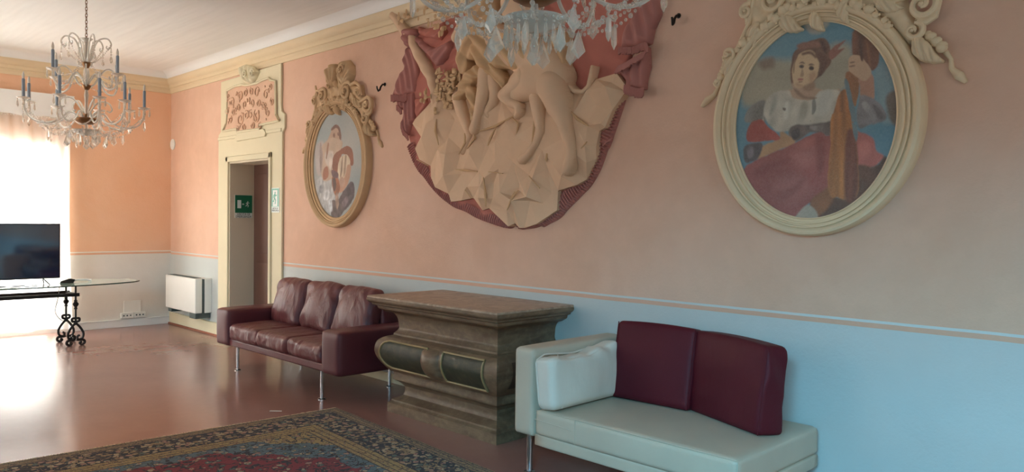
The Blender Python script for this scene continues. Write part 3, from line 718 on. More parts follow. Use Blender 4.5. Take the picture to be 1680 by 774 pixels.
for (a, b, rl) in ((6.40, 7.00, .10), (7.19, 7.64, 0)):
    p = patch(a, b, .375, .60, .002, 0, rl).build('inlay_panel', M['green_marble'], T, angle=60); p['label'] = 'dark green marble inlay'
    frame(a, b, .375, .60, rl).build('panel_moulding', M['gilt'], p)
# rounded console between the panels
V = []; Fc = []; nz_, na = 18, 14
for j in range(nz_+1):
    z = .350+.262*j/nz_; v = 2*j/nz_-1
    for i in range(na+1):
        u = i/na; x = 6.93+.23*u; V.append((x, YF-bulge(z)+.012-.055*math.sin(PI*u)**.6*max(0, (1-v**4))-.0, z))
for j in range(nz_):
    for i in range(na): q = j*(na+1)+i; Fc.append((q, q+1, q+na+2, q+na+1))
MB().add(V, Fc).build('central_console', M['altar'], T, angle=60)
# side inlays on the right end
V = [(XRt+bulge(z)+.003, y, z) for z in np.linspace(.39, .585, 10) for y in (-.60, -.12)]
MB().add(V, [(2*j, 2*j+1, 2*j+3, 2*j+2) for j in range(9)]).build('side_panel', simple('dark_brown_inlay', (72, 50, 36), .4, var=.2), T)

# ================================================================ persian rug
def rug_mat(L, W):
    t = NT('persian_rug'); c = t.coord(); x, y, z = t.sep(c)[:3]
    wob = t.math('MULTIPLY', t.math('SUBTRACT', t.noise(c, 9, 2), .5), .012)
    e = t.math('MINIMUM', t.math('MINIMUM', x, t.math('SUBTRACT', L, x)), t.math('MINIMUM', t.math('MULTIPLY', y, -1), t.math('ADD', W, y)))
    e = t.math('ADD', e, wob)
    tan, gold, navy, cream, rose, blue, red, green = [lin(v) for v in ((150, 122, 84), (168, 138, 84), (24, 24, 38), (178, 156, 122), (168, 124, 104), (88, 108, 114), (134, 30, 42), (84, 100, 88))]
    def flowers(sc, seed, cols, ground, dens=.5, vine=None):
        q = t.mapping(c, (1, 1, 1), (0, 0, seed)); q2 = t.n.new('ShaderNodeVectorMath'); q2.operation = 'ADD'
        nz = t.noise(q, sc*.6, 3, .6, 0, 1); sb = t.n.new('ShaderNodeVectorMath'); sb.operation = 'SCALE'; t.link(nz, sb.inputs[0]); sb.inputs['Scale'].default_value = 1.1/sc
        t.link(q, q2.inputs[0]); t.link(sb.outputs[0], q2.inputs[1]); q2 = q2.outputs[0]
        d = t.voro(q2, sc); col = t.voro(q2, sc, 'F1', 'Color'); r = t.sep(col)[0]
        st = [(i/len(cols), k) for i, k in enumerate(cols)]
        pick = t.ramp(r, st, 'CONSTANT')
        core = t.math('LESS_THAN', d, .16); body = t.math('LESS_THAN', d, dens)
        pick = t.mix(core, pick, t.ramp(r, [(0, red), (.4, gold), (.7, cream)], 'CONSTANT'))
        res = t.mix(body, ground, pick)
        ln = t.math('ABSOLUTE', t.math('SUBTRACT', t.noise(q, sc*.45, 2, .5, .6), .5)); ln = t.math('LESS_THAN', ln, .018)
        if vine is not None: res = t.mix(ln, res, vine)
        ol = t.math('MULTIPLY', t.math('GREATER_THAN', d, dens-.06), body); return t.mix(ol, res, tuple(v*.5 for v in navy))
    guard = flowers(58, .3, [tan, gold, rose, tan, cream, navy], tan, .36, navy)
    main = flowers(24, .8, [cream, rose, tan, cream, green, rose, tan, navy], navy, .54, tan)
    gold_b = flowers(46, 1.3, [gold, rose, tan, gold, cream, green], gold, .34, lin((96, 66, 46)))
    span = flowers(26, 2.1, [tan, cream, green, gold, rose], gold, .50, navy)
    fld = flowers(24, 2.7, [blue, cream, navy, green, rose, blue], blue, .50, navy)
    med = flowers(20, 3.3, [red, cream, navy, rose, red, green, red], red, .48, navy)
    # medallion and corners
    ed = t.math('ADD', e, t.math('MULTIPLY', t.math('SUBTRACT', t.noise(c, 5, 2), .5), .22))
    dx = t.math('MINIMUM', x, t.math('SUBTRACT', L, x)); dy = t.math('MINIMUM', t.math('MULTIPLY', y, -1), t.math('ADD', W, y))
    sm_ = t.math('ADD', t.math('ADD', dx, dy), t.math('MULTIPLY', t.math('SUBTRACT', t.noise(c, 7, 2), .5), .25))
    inner = t.mix(t.math('LESS_THAN', sm_, 1.46), fld, span)
    inner = t.mix(t.math('MULTIPLY', t.math('GREATER_THAN', sm_, 1.85), t.math('GREATER_THAN', ed, .64)), inner, med)
    col = t.mix(t.math('GREATER_THAN', e, .105), guard, main)
    col = t.mix(t.math('GREATER_THAN', e, .375), col, gold_b)
    col = t.mix(t.math('GREATER_THAN', e, .515), col, inner)
    for ln_, w_ in ((.035, .006), (.075, .005), (.10, .009), (.372, .009), (.42, .005), (.47, .006), (.51, .008), (.013, .006)):
        m = t.math('LESS_THAN', t.math('ABSOLUTE', t.math('SUBTRACT', e, ln_)), w_/2+.001); col = t.mix(t.math('MULTIPLY', m, .85), col, tuple(v*.8 for v in navy))
    col = t.mix(t.math('MULTIPLY', t.noise(c, 300, 2), .35), col, lin((90, 78, 66)))
    t.bump(t.noise(c, 260, 3), .5, .004)
    return t.setp(col, .95, 0, .1, Sheen_Weight=.1)
RL, RW = 4.3, 3.1
RA = math.radians(-4.0)
T = empty('persian_rug', (6.053, -.945, 0), 'large worn persian rug with navy floral border and red medallion on the floor', 'rug', RA)
m = MB(); nx, ny = 60, 44; V = []; Fc = []
rz = lambda x, y: .006+.0015*noise.noise(Vector((x*3, y*3, 0)))
for j in range(ny+1):
    for i in range(nx+1):
        x = RL*i/nx; y = -RW*j/ny; ex = .006*noise.noise(Vector((y*5, 1, 0))) if i in (0, nx) else 0; ey = .006*noise.noise(Vector((x*5, 2, 0))) if j in (0, ny) else 0
        V.append((x+ex, y+ey, rz(x, y)+.002))
n0 = len(V); V += [(x, y, .0005) for x, y, z in V]
for j in range(ny):
    for i in range(nx): q = j*(nx+1)+i; Fc.append((q+nx+1, q+nx+2, q+1, q))
for i in range(nx): Fc.append((i, i+1, i+1+n0, i+n0)); t_ = ny*(nx+1)+i; Fc.append((t_+1, t_, t_+n0, t_+1+n0))
for j in range(ny): q = j*(nx+1); Fc.append((q+nx+1, q, q+n0, q+nx+1+n0)); q += nx; Fc.append((q, q+nx+1, q+nx+1+n0, q+n0))
MB().add(V, Fc).build('pile', rug_mat(RL, RW), T, local=True)
m = MB(); rr = random.Random(9)
for s in (0, 1):
    for k in range(310):
        y = -RW*k/310; x = 0 if s == 0 else RL; q = (-1 if s == 0 else 1)*rr.uniform(.02, .035)
        m.tube([(x, y, .006), (x+q*.6, y+rr.uniform(-.005, .005), .005), (x+q, y+rr.uniform(-.01, .01), .002)], .0022, 4)
m.build('fringe', simple('rug_fringe', (196, 170, 132), .9), T, local=True)
px, pz = 0, 0
r = ray(452, 674); t_ = -1.6/r[2]; p = CAM+r*t_
o = MB().prism([(p[0]-.03, p[1]-.03), (p[0]+.04, p[1]+.035), (p[0]+.045, p[1]+.03), (p[0]-.025, p[1]-.04)], 0.0005, .004, 'xy').build('paper_scrap', M['white_plastic'], smooth=False)
origin_to(o, (p[0], p[1], 0)); tag(o, 'tiny white paper scrap on the floor near the rug corner', 'paper')

# ================================================================ paintings
def ellipse_paint(T, cx, cz, a, b, d, layers, base_fn, name='painting'):
    # polar grid disc with painted vertex colours
    nr, na = 150, 420; V = [(cx, -d, cz)]; Fc = []
    for i in range(1, nr+1):
        for k in range(na):
            th = 2*PI*k/na; q = i/nr; V.append((cx+a*q*math.cos(th), -d, cz+b*q*math.sin(th)))
    for k in range(na): Fc.append((0, 1+(k+1) % na, 1+k)[::-1])
    for i in range(nr-1):
        for k in range(na):
            p = 1+i*na+k; q = 1+i*na+(k+1) % na; Fc.append((p, p+na, q+na, q)[::-1])
    P = np.array(V); X, Z = P[:, 0], P[:, 2]
    rg = np.random.RandomState(4)
    def sn(fx, fz, sd):  # cheap smooth noise
        o = np.zeros(len(X)); r_ = np.random.RandomState(sd)
        for _ in range(7):
            an = r_.uniform(0, 6.28); k1 = r_.uniform(.5, 1.6); o += np.sin((X*fx*math.cos(an)+Z*fz*math.sin(an))*k1+r_.uniform(0, 6.28))
        return o/4
    C = base_fn(X, Z, sn)
    for ly in layers:
        poly, col = ly[0], np.array(lin(ly[1])); soft = ly[2] if len(ly) > 2 else .006; var = ly[3] if len(ly) > 3 else .10; st = ly[4] if len(ly) > 4 else (30, 30)
        q = catmull(poly, 4, True) if len(poly) > 3 else poly
        s = poly_sdf(X, Z, q)+sn(90, 90, 3)*.003
        al = np.clip(s/soft+.5, 0, 1)[:, None]; v = 1+var*sn(st[0], st[1], int(abs(ly[1][0]*7+ly[1][1])))[:, None]+var*.5*rg.randn(len(X))[:, None]*.6
        C = C*(1-al)+col*np.clip(v, .2, 2)*al
    C = np.clip(C, 0, 1); C4 = np.hstack([C, np.ones((len(C), 1))])
    m = MB(); m.v = V; m.f = Fc
    return m.build(name, M['painting'], T, colors=C4, angle=180)
def oval_frame(T, cx, cz, mat):
    # outer a .62 b .67 ; inner a .475 b .565 ; profile as (t, out)
    prof = [(1.0, .0), (1.0, .035), (.97, .055), (.90, .072), (.78, .078), (.66, .070), (.58, .052), (.545, .050), (.535, .062), (.47, .062), (.45, .046), (.36, .044), (.33, .054), (.25, .052), (.23, .036), (.10, .034), (.06, .040), (0, .034), (0, .010)]
    n = 128; V = []; Fc = []
    ao, bo, ai, bi = .622, .672, .475, .566
    for t, d in prof:
        for k in range(n):
            th = 2*PI*k/n; V.append((cx+(ai+(ao-ai)*t)*math.cos(th), -d, cz+(bi+(bo-bi)*t)*math.sin(th)))
    for j in range(len(prof)-1):
        for k in range(n): Fc.append((j*n+k, j*n+(k+1) % n, (j+1)*n+(k+1) % n, (j+1)*n+k))
    return MB().add(V, Fc).build('frame', mat, T, angle=35)
A_ = lambda L: [wp(*p, .02) for p in cr(1200, 20, 4.3, L)]
B_ = lambda L: [wp(*p, .02) for p in cr(1200, 190, 4.3, L)]
def el(fn, x, y, a, b, n=10): return fn([(x+a*math.cos(2*PI*k/n), y+b*math.sin(2*PI*k/n)) for k in range(n)])
def k_(c, f=1.28): return tuple(min(255, v*f) for v in c)
sky = (84, 128, 148); cloud = (150, 142, 122)
def base1(X, Z, sn):
    f = np.clip(.5+.5*sn(6, 12, 1), 0, 1)[:, None]; return np.array(lin(k_((70, 108, 122))))*(1-f)+np.array(lin(k_((92, 122, 130))))*f
big = [
 (A_([(90, 380), (250, 330), (450, 330), (820, 215), (840, 480), (700, 600), (400, 620), (90, 660)]), k_((132, 124, 106)), .05, .1, (8, 30)),
 (A_([(510, 80), (560, 150), (640, 140), (690, 70), (600, 40)]), k_((142, 138, 128)), .02), (A_([(200, 350), (290, 320), (300, 390), (220, 400)]), k_((108, 92, 78)), .03),
 (A_([(1020, 380), (1100, 360), (1150, 560), (1160, 770), (1060, 770), (1020, 600)]), k_((98, 118, 122)), .03), (A_([(1090, 600), (1200, 560), (1200, 780), (1130, 780)]), k_((84, 72, 62)), .02),
 (A_([(110, 700), (160, 650), (210, 620), (245, 640), (235, 774), (100, 774)]), k_((104, 100, 94)), .01, .25),
 (A_([(430, 520), (418, 400), (440, 290), (510, 225), (600, 190), (655, 186), (692, 225), (702, 300), (695, 370), (640, 440), (600, 470), (560, 520), (520, 530)]), k_((92, 62, 48)), .008, .2, (60, 60)),
 (A_([(692, 305), (700, 265), (812, 192), (750, 262), (800, 255), (715, 330)]), k_((118, 74, 62)), .006),
 (A_([(430, 500), (560, 460), (590, 530), (680, 555), (770, 545), (720, 650), (560, 660), (300, 650), (340, 565), (430, 545)]), k_((146, 120, 98)), .012),
 (A_([(225, 774), (235, 650), (300, 570), (400, 552), (440, 605), (560, 620), (620, 565), (740, 545), (778, 610), (770, 790)])[:9]+B_([(720, 10), (640, 75), (520, 82), (430, 105), (330, 112), (268, 62), (230, 0)]), k_((152, 146, 132)), .012, .18, (50, 50)),
 (A_([(560, 690), (620, 570), (720, 560), (700, 680), (640, 740)]), k_((160, 156, 144)), .02, .15),
 (A_([(440, 505), (428, 420), (448, 335), (498, 282), (560, 270), (605, 308), (622, 370), (604, 450), (560, 505), (500, 532), (460, 528)]), k_((168, 142, 110)), .008, .04),
 (el(A_, 493, 384, 17, 12), k_((88, 62, 52)), .006), (el(A_, 566, 396, 18, 13), k_((84, 60, 50)), .006), (A_([(478, 362), (500, 350), (516, 362), (500, 358)]), k_((110, 82, 66)), .005), (A_([(548, 372), (570, 364), (590, 376), (570, 372)]), k_((110, 82, 66)), .005),
 (A_([(500, 400), (512, 440), (500, 456), (485, 448)]), k_((140, 112, 88)), .006), (el(A_, 489, 474, 18, 8), k_((134, 82, 72)), .006),
 (A_([(590, 300), (640, 280), (680, 330), (660, 400), (612, 430), (628, 370)]), k_((84, 54, 42)), .01, .2),
 (B_([(400, 125), (450, 62), (560, 62), (720, 40), (725, 130), (650, 135), (560, 118), (450, 182)]), k_((86, 76, 72)), .012, .25, (70, 70)),
 (B_([(190, 230), (330, 165), (345, 115), (400, 130), (450, 195), (330, 245), (190, 305)]), k_((146, 112, 80)), .012),
 (B_([(88, 430), (108, 352), (220, 292), (450, 192), (600, 115), (665, 140), (710, 160), (725, 330), (700, 500), (545, 620), (460, 705), (400, 710), (250, 645), (150, 540)]), k_((124, 64, 60)), .01, .16, (14, 14)),
 (B_([(430, 280), (560, 230), (600, 300), (500, 360)]), k_((140, 86, 80)), .06), (B_([(300, 480), (480, 420), (560, 520), (380, 620)]), k_((134, 80, 74)), .07),
 (B_([(112, 110), (140, 48), (210, 28), (262, 80), (348, 160), (240, 178), (118, 182)]), k_((132, 58, 50)), .008, .15), 
 (B_([(82, 262), (108, 205), (218, 195), (192, 292), (108, 332)]), k_((72, 64, 66)), .01, .25, (60, 60)),
 (B_([(880, 130), (920, 118), (1000, 155), (1022, 240), (1075, 290), (1000, 362), (890, 362)]), k_((148, 82, 74)), .01, .15),
 (B_([(880, 355), (1010, 358), (1090, 285), (1100, 420), (900, 640), (700, 730), (590, 700), (560, 600), (700, 520), (740, 575), (880, 570)]), k_((80, 50, 38)), .012, .2),
 (B_([(560, 600), (700, 500), (720, 570), (690, 640), (600, 705)]), k_((118, 72, 42)), .02, .2),
 (A_([(870, 120), (1010, 195), (1045, 330), (1000, 412), (960, 372), (858, 300)]), k_((92, 54, 36)), .008, .25, (90, 12)),
 (A_([(770, 560), (822, 550), (850, 620), (856, 790), (715, 790), (725, 700)]), k_((132, 82, 44)), .008, .25, (120, 8)),
 (B_([(712, -10), (850, -10), (862, 100), (892, 300), (885, 572), (745, 575), (695, 560), (680, 400), (700, 200)]), k_((138, 88, 46)), .008, .28, (130, 8)),
 (B_([(810, 150), (862, 110), (892, 300), (885, 570), (800, 570)]), k_((98, 52, 38)), .015, .25, (130, 8)),
 (A_([(812, 430), (860, 420), (905, 480), (885, 640), (860, 650), (815, 520)]), k_((126, 80, 46)), .006, .2),
 (A_([(800, 495), (832, 520), (885, 774), (850, 774)])+B_([(890, 60), (885, 180), (860, 100)]), k_((84, 100, 104)), .006),
 (A_([(900, 470), (990, 435), (1012, 560), (1000, 625), (925, 640), (905, 520)]), k_((144, 104, 84)), .008),
 (A_([(825, 335), (870, 303), (930, 328), (988, 420), (945, 485), (900, 470), (850, 430), (828, 405)]), k_((158, 128, 102)), .006, .05),
 (A_([(835, 352), (872, 348), (872, 355), (838, 362)]), k_((110, 82, 64)), .004), (A_([(832, 378), (870, 374), (870, 381), (834, 388)]), k_((110, 82, 64)), .004),
 (A_([(893, 660), (915, 590), (1010, 612), (1085, 700), (1088, 760), (1000, 790), (905, 790)])[:6]+B_([(1000, 50), (905, 95), (885, 10)]), k_((104, 98, 98)), .01, .25, (30, 70)),
 (A_([(470, 225), (600, 205), (650, 240), (560, 250), (480, 268)]), k_((112, 76, 62)), .012, .2),
 (B_([(460, 705), (532, 628), (592, 662), (600, 730), (500, 740)]), k_((142, 132, 118)), .01),
]
big += [
 (A_([(300, 590), (330, 600), (300, 700), (270, 720)]), k_((132, 128, 116)), .02, .2), (A_([(380, 640), (410, 640), (400, 740), (370, 750)]), k_((164, 160, 148)), .02, .2), (A_([(500, 640), (540, 640), (520, 740), (480, 740)]), k_((136, 130, 116)), .02, .2),
 (A_([(365, 675), (385, 680), (380, 695), (366, 690)]), k_((100, 88, 78)), .006), (A_([(575, 620), (590, 610), (600, 680), (570, 720)]), k_((110, 108, 100)), .008, .2),
 (A_([(440, 545), (450, 540), (520, 590), (600, 600), (590, 612), (500, 606)]), k_((120, 96, 78)), .01), (A_([(500, 530), (580, 490), (590, 530), (540, 560)]), k_((124, 98, 78)), .015),
 (A_([(500, 288), (560, 276), (604, 312), (590, 330), (556, 296), (505, 304)]), k_((96, 66, 50)), .01), (A_([(436, 400), (446, 330), (470, 300), (452, 360), (442, 430)]), k_((96, 66, 50)), .008),
 (A_([(545, 440), (590, 420), (600, 450), (560, 500)]), k_((150, 118, 92)), .02), (A_([(455, 500), (500, 512), (500, 530), (465, 524)]), k_((150, 120, 94)), .012), (A_([(478, 490), (500, 488), (500, 494), (480, 496)]), k_((110, 70, 60)), .004),
 (A_([(486, 380), (500, 380), (500, 390), (486, 390)]), k_((46, 34, 30)), .004), (A_([(558, 391), (574, 391), (574, 402), (558, 402)]), k_((46, 34, 30)), .004),
 (B_([(150, 400), (260, 330), (420, 300), (300, 380), (200, 440)]), k_((112, 54, 52)), .03), (B_([(240, 560), (420, 500), (520, 430), (460, 540), (320, 620)]), k_((116, 62, 58)), .03), (B_([(600, 140), (650, 170), (660, 320), (620, 420), (600, 260)]), k_((112, 54, 50)), .03), (B_([(470, 200), (580, 150), (570, 210), (480, 250)]), k_((138, 78, 70)), .03),
 (B_([(420, 120), (470, 90), (480, 140), (440, 170)]), k_((60, 52, 54)), .01, .3, (80, 80)), (B_([(560, 70), (640, 80), (620, 110), (560, 100)]), k_((112, 104, 98)), .012, .3, (80, 80)), (B_([(110, 240), (150, 220), (150, 290), (120, 300)]), k_((96, 88, 90)), .01, .3, (80, 80)),
 (A_([(920, 650), (960, 640), (1020, 740), (990, 760)]), k_((128, 122, 120)), .012, .2), (A_([(1000, 650), (1050, 690), (1070, 750), (1030, 740)]), k_((78, 70, 72)), .01, .2), (B_([(900, 200), (960, 180), (980, 260), (920, 300)]), k_((162, 96, 86)), .02),
 (A_([(905, 210), (915, 200), (930, 330), (915, 330)]), k_((70, 40, 30)), .006, .2), (A_([(950, 220), (965, 225), (985, 380), (970, 360)]), k_((112, 70, 46)), .008, .2), (A_([(620, 200), (660, 215), (670, 290), (640, 260)]), k_((70, 44, 36)), .012, .2)]
C1 = (9.637, 2.195); C2 = (4.555, 2.16)
T1 = empty('oval_painting', (C1[0], 0, C1[1]), 'large oval fresco of a woman holding a wheat sheaf in cream frame', 'painting')
ellipse_paint(T1, *C1, .482, .572, .022, big, base1)
oval_frame(T1, *C1, M['stucco_big'])
T2 = empty('oval_painting', (C2[0], 0, C2[1]), 'faded oval fresco of a seated figure in ochre frame beside the doorway', 'painting')
D_ = lambda L: [wp(*p, .02) for p in cr(490, 170, 3.685, L)]
def base2(X, Z, sn):
    f = np.clip(.5+.5*sn(9, 14, 2), 0, 1)[:, None]; return np.array(lin((158, 168, 168)))*(1-f)+np.array(lin((188, 184, 176)))*f
small = [
 (D_([(105, 480), (140, 440), (200, 450), (245, 520), (215, 670), (150, 630), (105, 560)]), (192, 190, 188), .02, .25, (80, 80)),
 (D_([(105, 260), (150, 230), (160, 340), (130, 430), (105, 400)]), (196, 182, 176), .03, .15),
 (D_([(195, 175), (205, 145), (228, 132), (250, 160), (254, 220), (236, 222), (205, 220), (180, 215)]), (196, 158, 132), .01),
 (D_([(196, 160), (205, 140), (228, 126), (252, 150), (258, 218), (246, 210), (242, 160), (226, 146), (208, 160)]), (128, 84, 68), .008, .3),
 (D_([(165, 230), (200, 205), (262, 225), (262, 270), (230, 330), (222, 430), (150, 465), (128, 330), (140, 260)]), (206, 176, 150), .015, .12),
 (D_([(150, 400), (175, 380), (180, 440), (150, 460)]), (170, 104, 74), .01),
 (D_([(160, 300), (210, 290), (200, 380), (165, 360)]), (216, 198, 184), .02),
 (D_([(203, 372), (215, 310), (245, 285), (290, 256), (325, 280), (333, 362), (315, 372), (300, 318), (262, 308), (252, 370), (222, 440)]), (150, 84, 56), .006, .15),
 (D_([(248, 335), (290, 308), (312, 350), (300, 420), (280, 480), (238, 432)]), (222, 200, 170), .008, .15, (90, 20)),
 (D_([(295, 372), (318, 382), (300, 480), (255, 540), (238, 505), (280, 440)]), (202, 152, 122), .01),
 (D_([(205, 440), (240, 450), (250, 520), (225, 560), (205, 500)]), (168, 100, 64), .012, .3),
 (D_([(200, 400), (240, 420), (235, 450), (205, 440)]), (120, 80, 84), .01, .3), (D_([(250, 565), (285, 510), (318, 470), (338, 500), (332, 575), (268, 655), (232, 622)]), (92, 74, 80), .01, .3, (60, 60)),
 (D_([(202, 585), (260, 610), (275, 640), (245, 690), (200, 690)]), (100, 82, 80), .01, .3, (80, 80)),
 (D_([(208, 190), (216, 176), (222, 190), (216, 204)]), (150, 104, 84), .006, .2), (D_([(234, 180), (240, 172), (244, 190), (238, 196)]), (140, 96, 80), .006, .2),
 (D_([(130, 250), (138, 240), (146, 330), (136, 420), (128, 360)]), (176, 150, 140), .01, .3), (D_([(176, 240), (184, 250), (172, 330), (166, 320)]), (160, 112, 88), .008, .3),
 (D_([(185, 330), (200, 300), (206, 350), (196, 400), (186, 390)]), (222, 204, 190), .01, .2), (D_([(262, 330), (268, 322), (262, 420), (252, 440)]), (164, 132, 108), .006, .2), (D_([(282, 322), (290, 322), (284, 410), (272, 440)]), (176, 142, 116), .006, .2),
 (D_([(206, 460), (222, 452), (228, 500), (214, 530)]), (92, 62, 56), .008, .3), (D_([(150, 540), (180, 520), (190, 560), (160, 590)]), (214, 214, 214), .02, .3, (90, 90)), (D_([(125, 500), (150, 490), (150, 530), (130, 540)]), (150, 148, 150), .015, .3, (90, 90)),
 (D_([(180, 590), (200, 580), (205, 640), (190, 650)]), (216, 218, 220), .02, .3, (90, 90)), (D_([(262, 600), (290, 560), (300, 590), (276, 630)]), (128, 108, 112), .01, .3, (70, 70)), (D_([(290, 520), (310, 505), (318, 540), (300, 560)]), (66, 52, 56), .01, .3, (70, 70)),
 (D_([(246, 470), (262, 440), (282, 470), (262, 510)]), (206, 164, 138), .01, .2), (D_([(222, 560), (236, 540), (244, 600), (232, 640)]), (170, 138, 118), .012, .3, (60, 60)),
]
ellipse_paint(T2, *C2, .482, .572, .022, small, base2)
oval_frame(T2, *C2, M['stucco_small'])

# ---------------- stucco crest with volutes, garlands and ribbons (local coordinates about the oval centre)
def spiral(m, c, r, turns, a0, sg, w0, d0, d1, n=34, tail=None):
    P = []; R = []
    for i in range(n):
        t = i/(n-1); q = r*(1-.86*t); a = a0+sg*turns*2*PI*t; P.append((c[0]+q*math.cos(a), -(d0+(d1-d0)*t), c[1]+q*math.sin(a))); R.append(w0*(1-.55*t))
    if tail:
        k = len(tail); P = [(x, -d0, z) for x, z in tail]+P; R = [w0*(.6+.4*j/k) for j in range(k)]+R
    m.tube(P, R, 8); m.ball((c[0], -d1-.004, c[1]), r*.2, 8, 6); return m
def crest(T, cx, cz, mat, seed):
    g = lambda L: [(cx+a, cz+b) for a, b in L]
    # backing cartouche following the frame
    bk = g([(-.50, .42), (-.44, .52), (-.42, .70), (-.34, .83), (-.20, .80), (-.17, .93), (.0, 1.0), (.12, .84), (.30, .80), (.46, .78), (.49, .66), (.54, .52), (.60, .40), (.52, .36), (.42, .50), (.25, .61), (.0, .66), (-.25, .61), (-.42, .50)])
    poly_relief('cartouche', bk, .05, .04, mat, T, res=.009, extra=lambda X, Z, Fv: .012*np.sin(X*45)*np.cos(Z*50))
    sh = g([(.04, .90), (.05, 1.0), (.12, 1.065), (.22, 1.06), (.30, .99), (.31, .90), (.27, .82), (.14, .80)])
    s0 = (cx+.17, cz+.82)
    poly_relief('shell', sh, .09, .05, mat, T, res=.007, extra=lambda X, Z, Fv: .012*np.cos(np.arctan2(Z-s0[1], X-s0[0])*18))
    s1 = (cx-.02, cz+.80)
    s2 = g([(-.17, .92), (-.16, 1.01), (-.06, 1.06), (.02, 1.04), (.045, .95), (.03, .84), (-.06, .80), (-.12, .84)])
    poly_relief('shell', s2, .10, .04, mat, T, res=.007, extra=lambda X, Z, Fv: .016*np.cos(np.arctan2(Z-s1[1], X-s1[0])*15))
    spiral(MB(), (cx+.185, cz+.955), .05, 1.3, 0, 1, .012, .10, .12).build('rosette', mat, T)
    for (c, r, tn, a0, sg, w0, tail) in (
        ((.22, .735), .10, 1.7, .6, 1, .022, [(.50, .66), (.46, .76), (.38, .81)]),
        ((-.24, .735), .085, 1.7, 2.4, -1, .02, [(-.40, .62), (-.41, .72), (-.36, .80)]),
        ((-.40, .70), .05, 1.3, 1, 1, .016, None),
        ((.60, .55), .075, 1.4, 1.0, -1, .024, [(.30, .71), (.36, .64), (.46, .60), (.60, .635)]),
        ((-.515, .455), .045, 1.4, 3.6, 1, .018, [(-.40, .86), (-.36, .76), (-.39, .62), (-.46, .48)]),
        ((.56, .42), .05, 1.3, 1.5, -1, .02, [(.68, .56), (.66, .48), (.62, .46)]),
        ((-.10, .83), .05, 1.2, 0, 1, .014, None), ((.44, .70), .05, 1.3, 2, -1, .014, None)):
        tl = [(cx+a, cz+b) for a, b in tail] if tail else None
        spiral(MB(), (cx+c[0], cz+c[1]), r, tn, a0, sg, w0, .05, .085, tail=tl).build('volute', mat, T)
    # acanthus leaves
    rr = random.Random(seed)
    for (a, b, an, L, wd) in ((-.16, .62, -1.2, .13, .045), (.19, .65, -1.9, .12, .04), (-.33, .60, -2.2, .12, .04), (.38, .62, -1.0, .13, .04), (.58, .36, -1.3, .15, .045), (-.50, .42, -2.2, .12, .04), (.0, .88, -1.6, .1, .035), (.02, .60, -1.57, .10, .035)):
        P = [(cx+a+L*t*math.cos(an+.5*t), cz+b+L*t*math.sin(an+.5*t)) for t in np.linspace(0, 1, 5)]
        ca, sa = math.cos(an), math.sin(an)
        relief('acanthus_leaf', [(P, [wd*.7, wd, wd*.9, wd*.6, wd*.25], .8)], mat, T, base=.055, res=.006, blur=1, extra=lambda X, Z, Fv, ca=ca, sa=sa, a=a, b=b: .011*np.cos(((X-cx-a)*-sa+(Z-cz-b)*ca)*230)*np.clip(Fv/.01, 0, 1))
    # flower garland on the frame top
    m = MB()
    for k in range(26):
        th = PI*(.24+.52*k/25); x = cx+.60*math.cos(th)+rr.uniform(-.015, .015); z = cz+.665*math.sin(th)+rr.uniform(-.01, .03); r = rr.uniform(.016, .030)
        m.ball((x, -.07, z), r, 8, 5, (1, .8, 1))
        for q in range(5): m.ball((x+r*.9*math.cos(q*1.257), -.062, z+r*.9*math.sin(q*1.257)), r*.5, 6, 4)
    m.build('flower_garland', mat, T)
    m = MB()
    for k in range(7): t = k/6; m.ball((cx-.54-.06*t+.012*math.sin(k*3), -.035, cz+.42-.12*t), .018+.006*(k % 2), 8, 5, (1.2, .8, .9))
    m.tube([(cx+a, -.035, cz+b) for a, b in catmull([(-.58, .34), (-.60, .30), (-.625, .29), (-.60, .265), (-.585, .30)], 4)], .012, 6)
    m.build('garland_drop', mat, T)
    m = MB()
    for k in range(6): t = k/5; m.ball((cx+.62+.06*t+.012*math.sin(k*3), -.035, cz+.40-.07*t), .02+.006*(k % 2), 8, 5, (1.2, .8, .9))
    m.ball((cx+.69, -.04, cz+.315), .03, 8, 6, (1, .8, .8)); m.build('garland_drop', mat, T)
    relief('ribbon_tail', [([(cx-.61, cz+.27), (cx-.64, cz+.22), (cx-.69, cz+.19), (cx-.725, cz+.16)], [.010, .014, .022, .012])], mat, T, k=1, base=.012, res=.005)
    relief('ribbon_tail', [([(cx+.70, cz+.30), (cx+.725, cz+.26), (cx+.73, cz+.21), (cx+.765, cz+.17), (cx+.79, cz+.14)], [.014, .010, .012, .024, .014])], mat, T, k=1, base=.012, res=.005)
crest(T1, *C1, M['stucco_big'], 3); crest(T2, *C2, M['stucco_small'], 8)

# ================================================================ great stucco relief
T = empty('stucco_relief', (7.1, 0, 1.5), 'huge fan shaped stucco relief of rocks, horse and drapery on the pink wall', 'relief')
W = lambda d, L: [wp(px, py, d) for px, py in L]
q1 = lambda L: cr(620, 0, 6.45, L); q2 = lambda L: cr(860, 0, 6.45, L); q3 = lambda L: cr(620, 110, 5.158, L); q4 = lambda L: cr(840, 110, 5.158, L); q5 = lambda L: cr(640, 240, 5.159, L); q6 = lambda L: cr(840, 240, 5.159, L)
low = q5([(165, 0), (210, 110), (262, 200), (300, 240), (372, 342), (440, 420), (505, 478), (560, 515), (650, 550), (740, 600), (840, 640), (1000, 688), (1060, 655), (1100, 690)])+q6([(90, 695), (200, 670), (300, 610), (380, 560), (440, 490), (560, 370), (640, 290), (720, 160), (785, 0)])+q4([(800, 650), (905, 340), (950, 190)])
top_l = q3([(245, 600), (225, 520), (280, 440), (330, 350)])
bd = W(.03, q3([(205, 120)]) + [(652, 200)]+[(664, 235)]+low+q4([(1000, 150)])+q2([(1400, 640), (1290, 330), (1250, 120), (1220, 0)]))
bd = [p for p in bd]
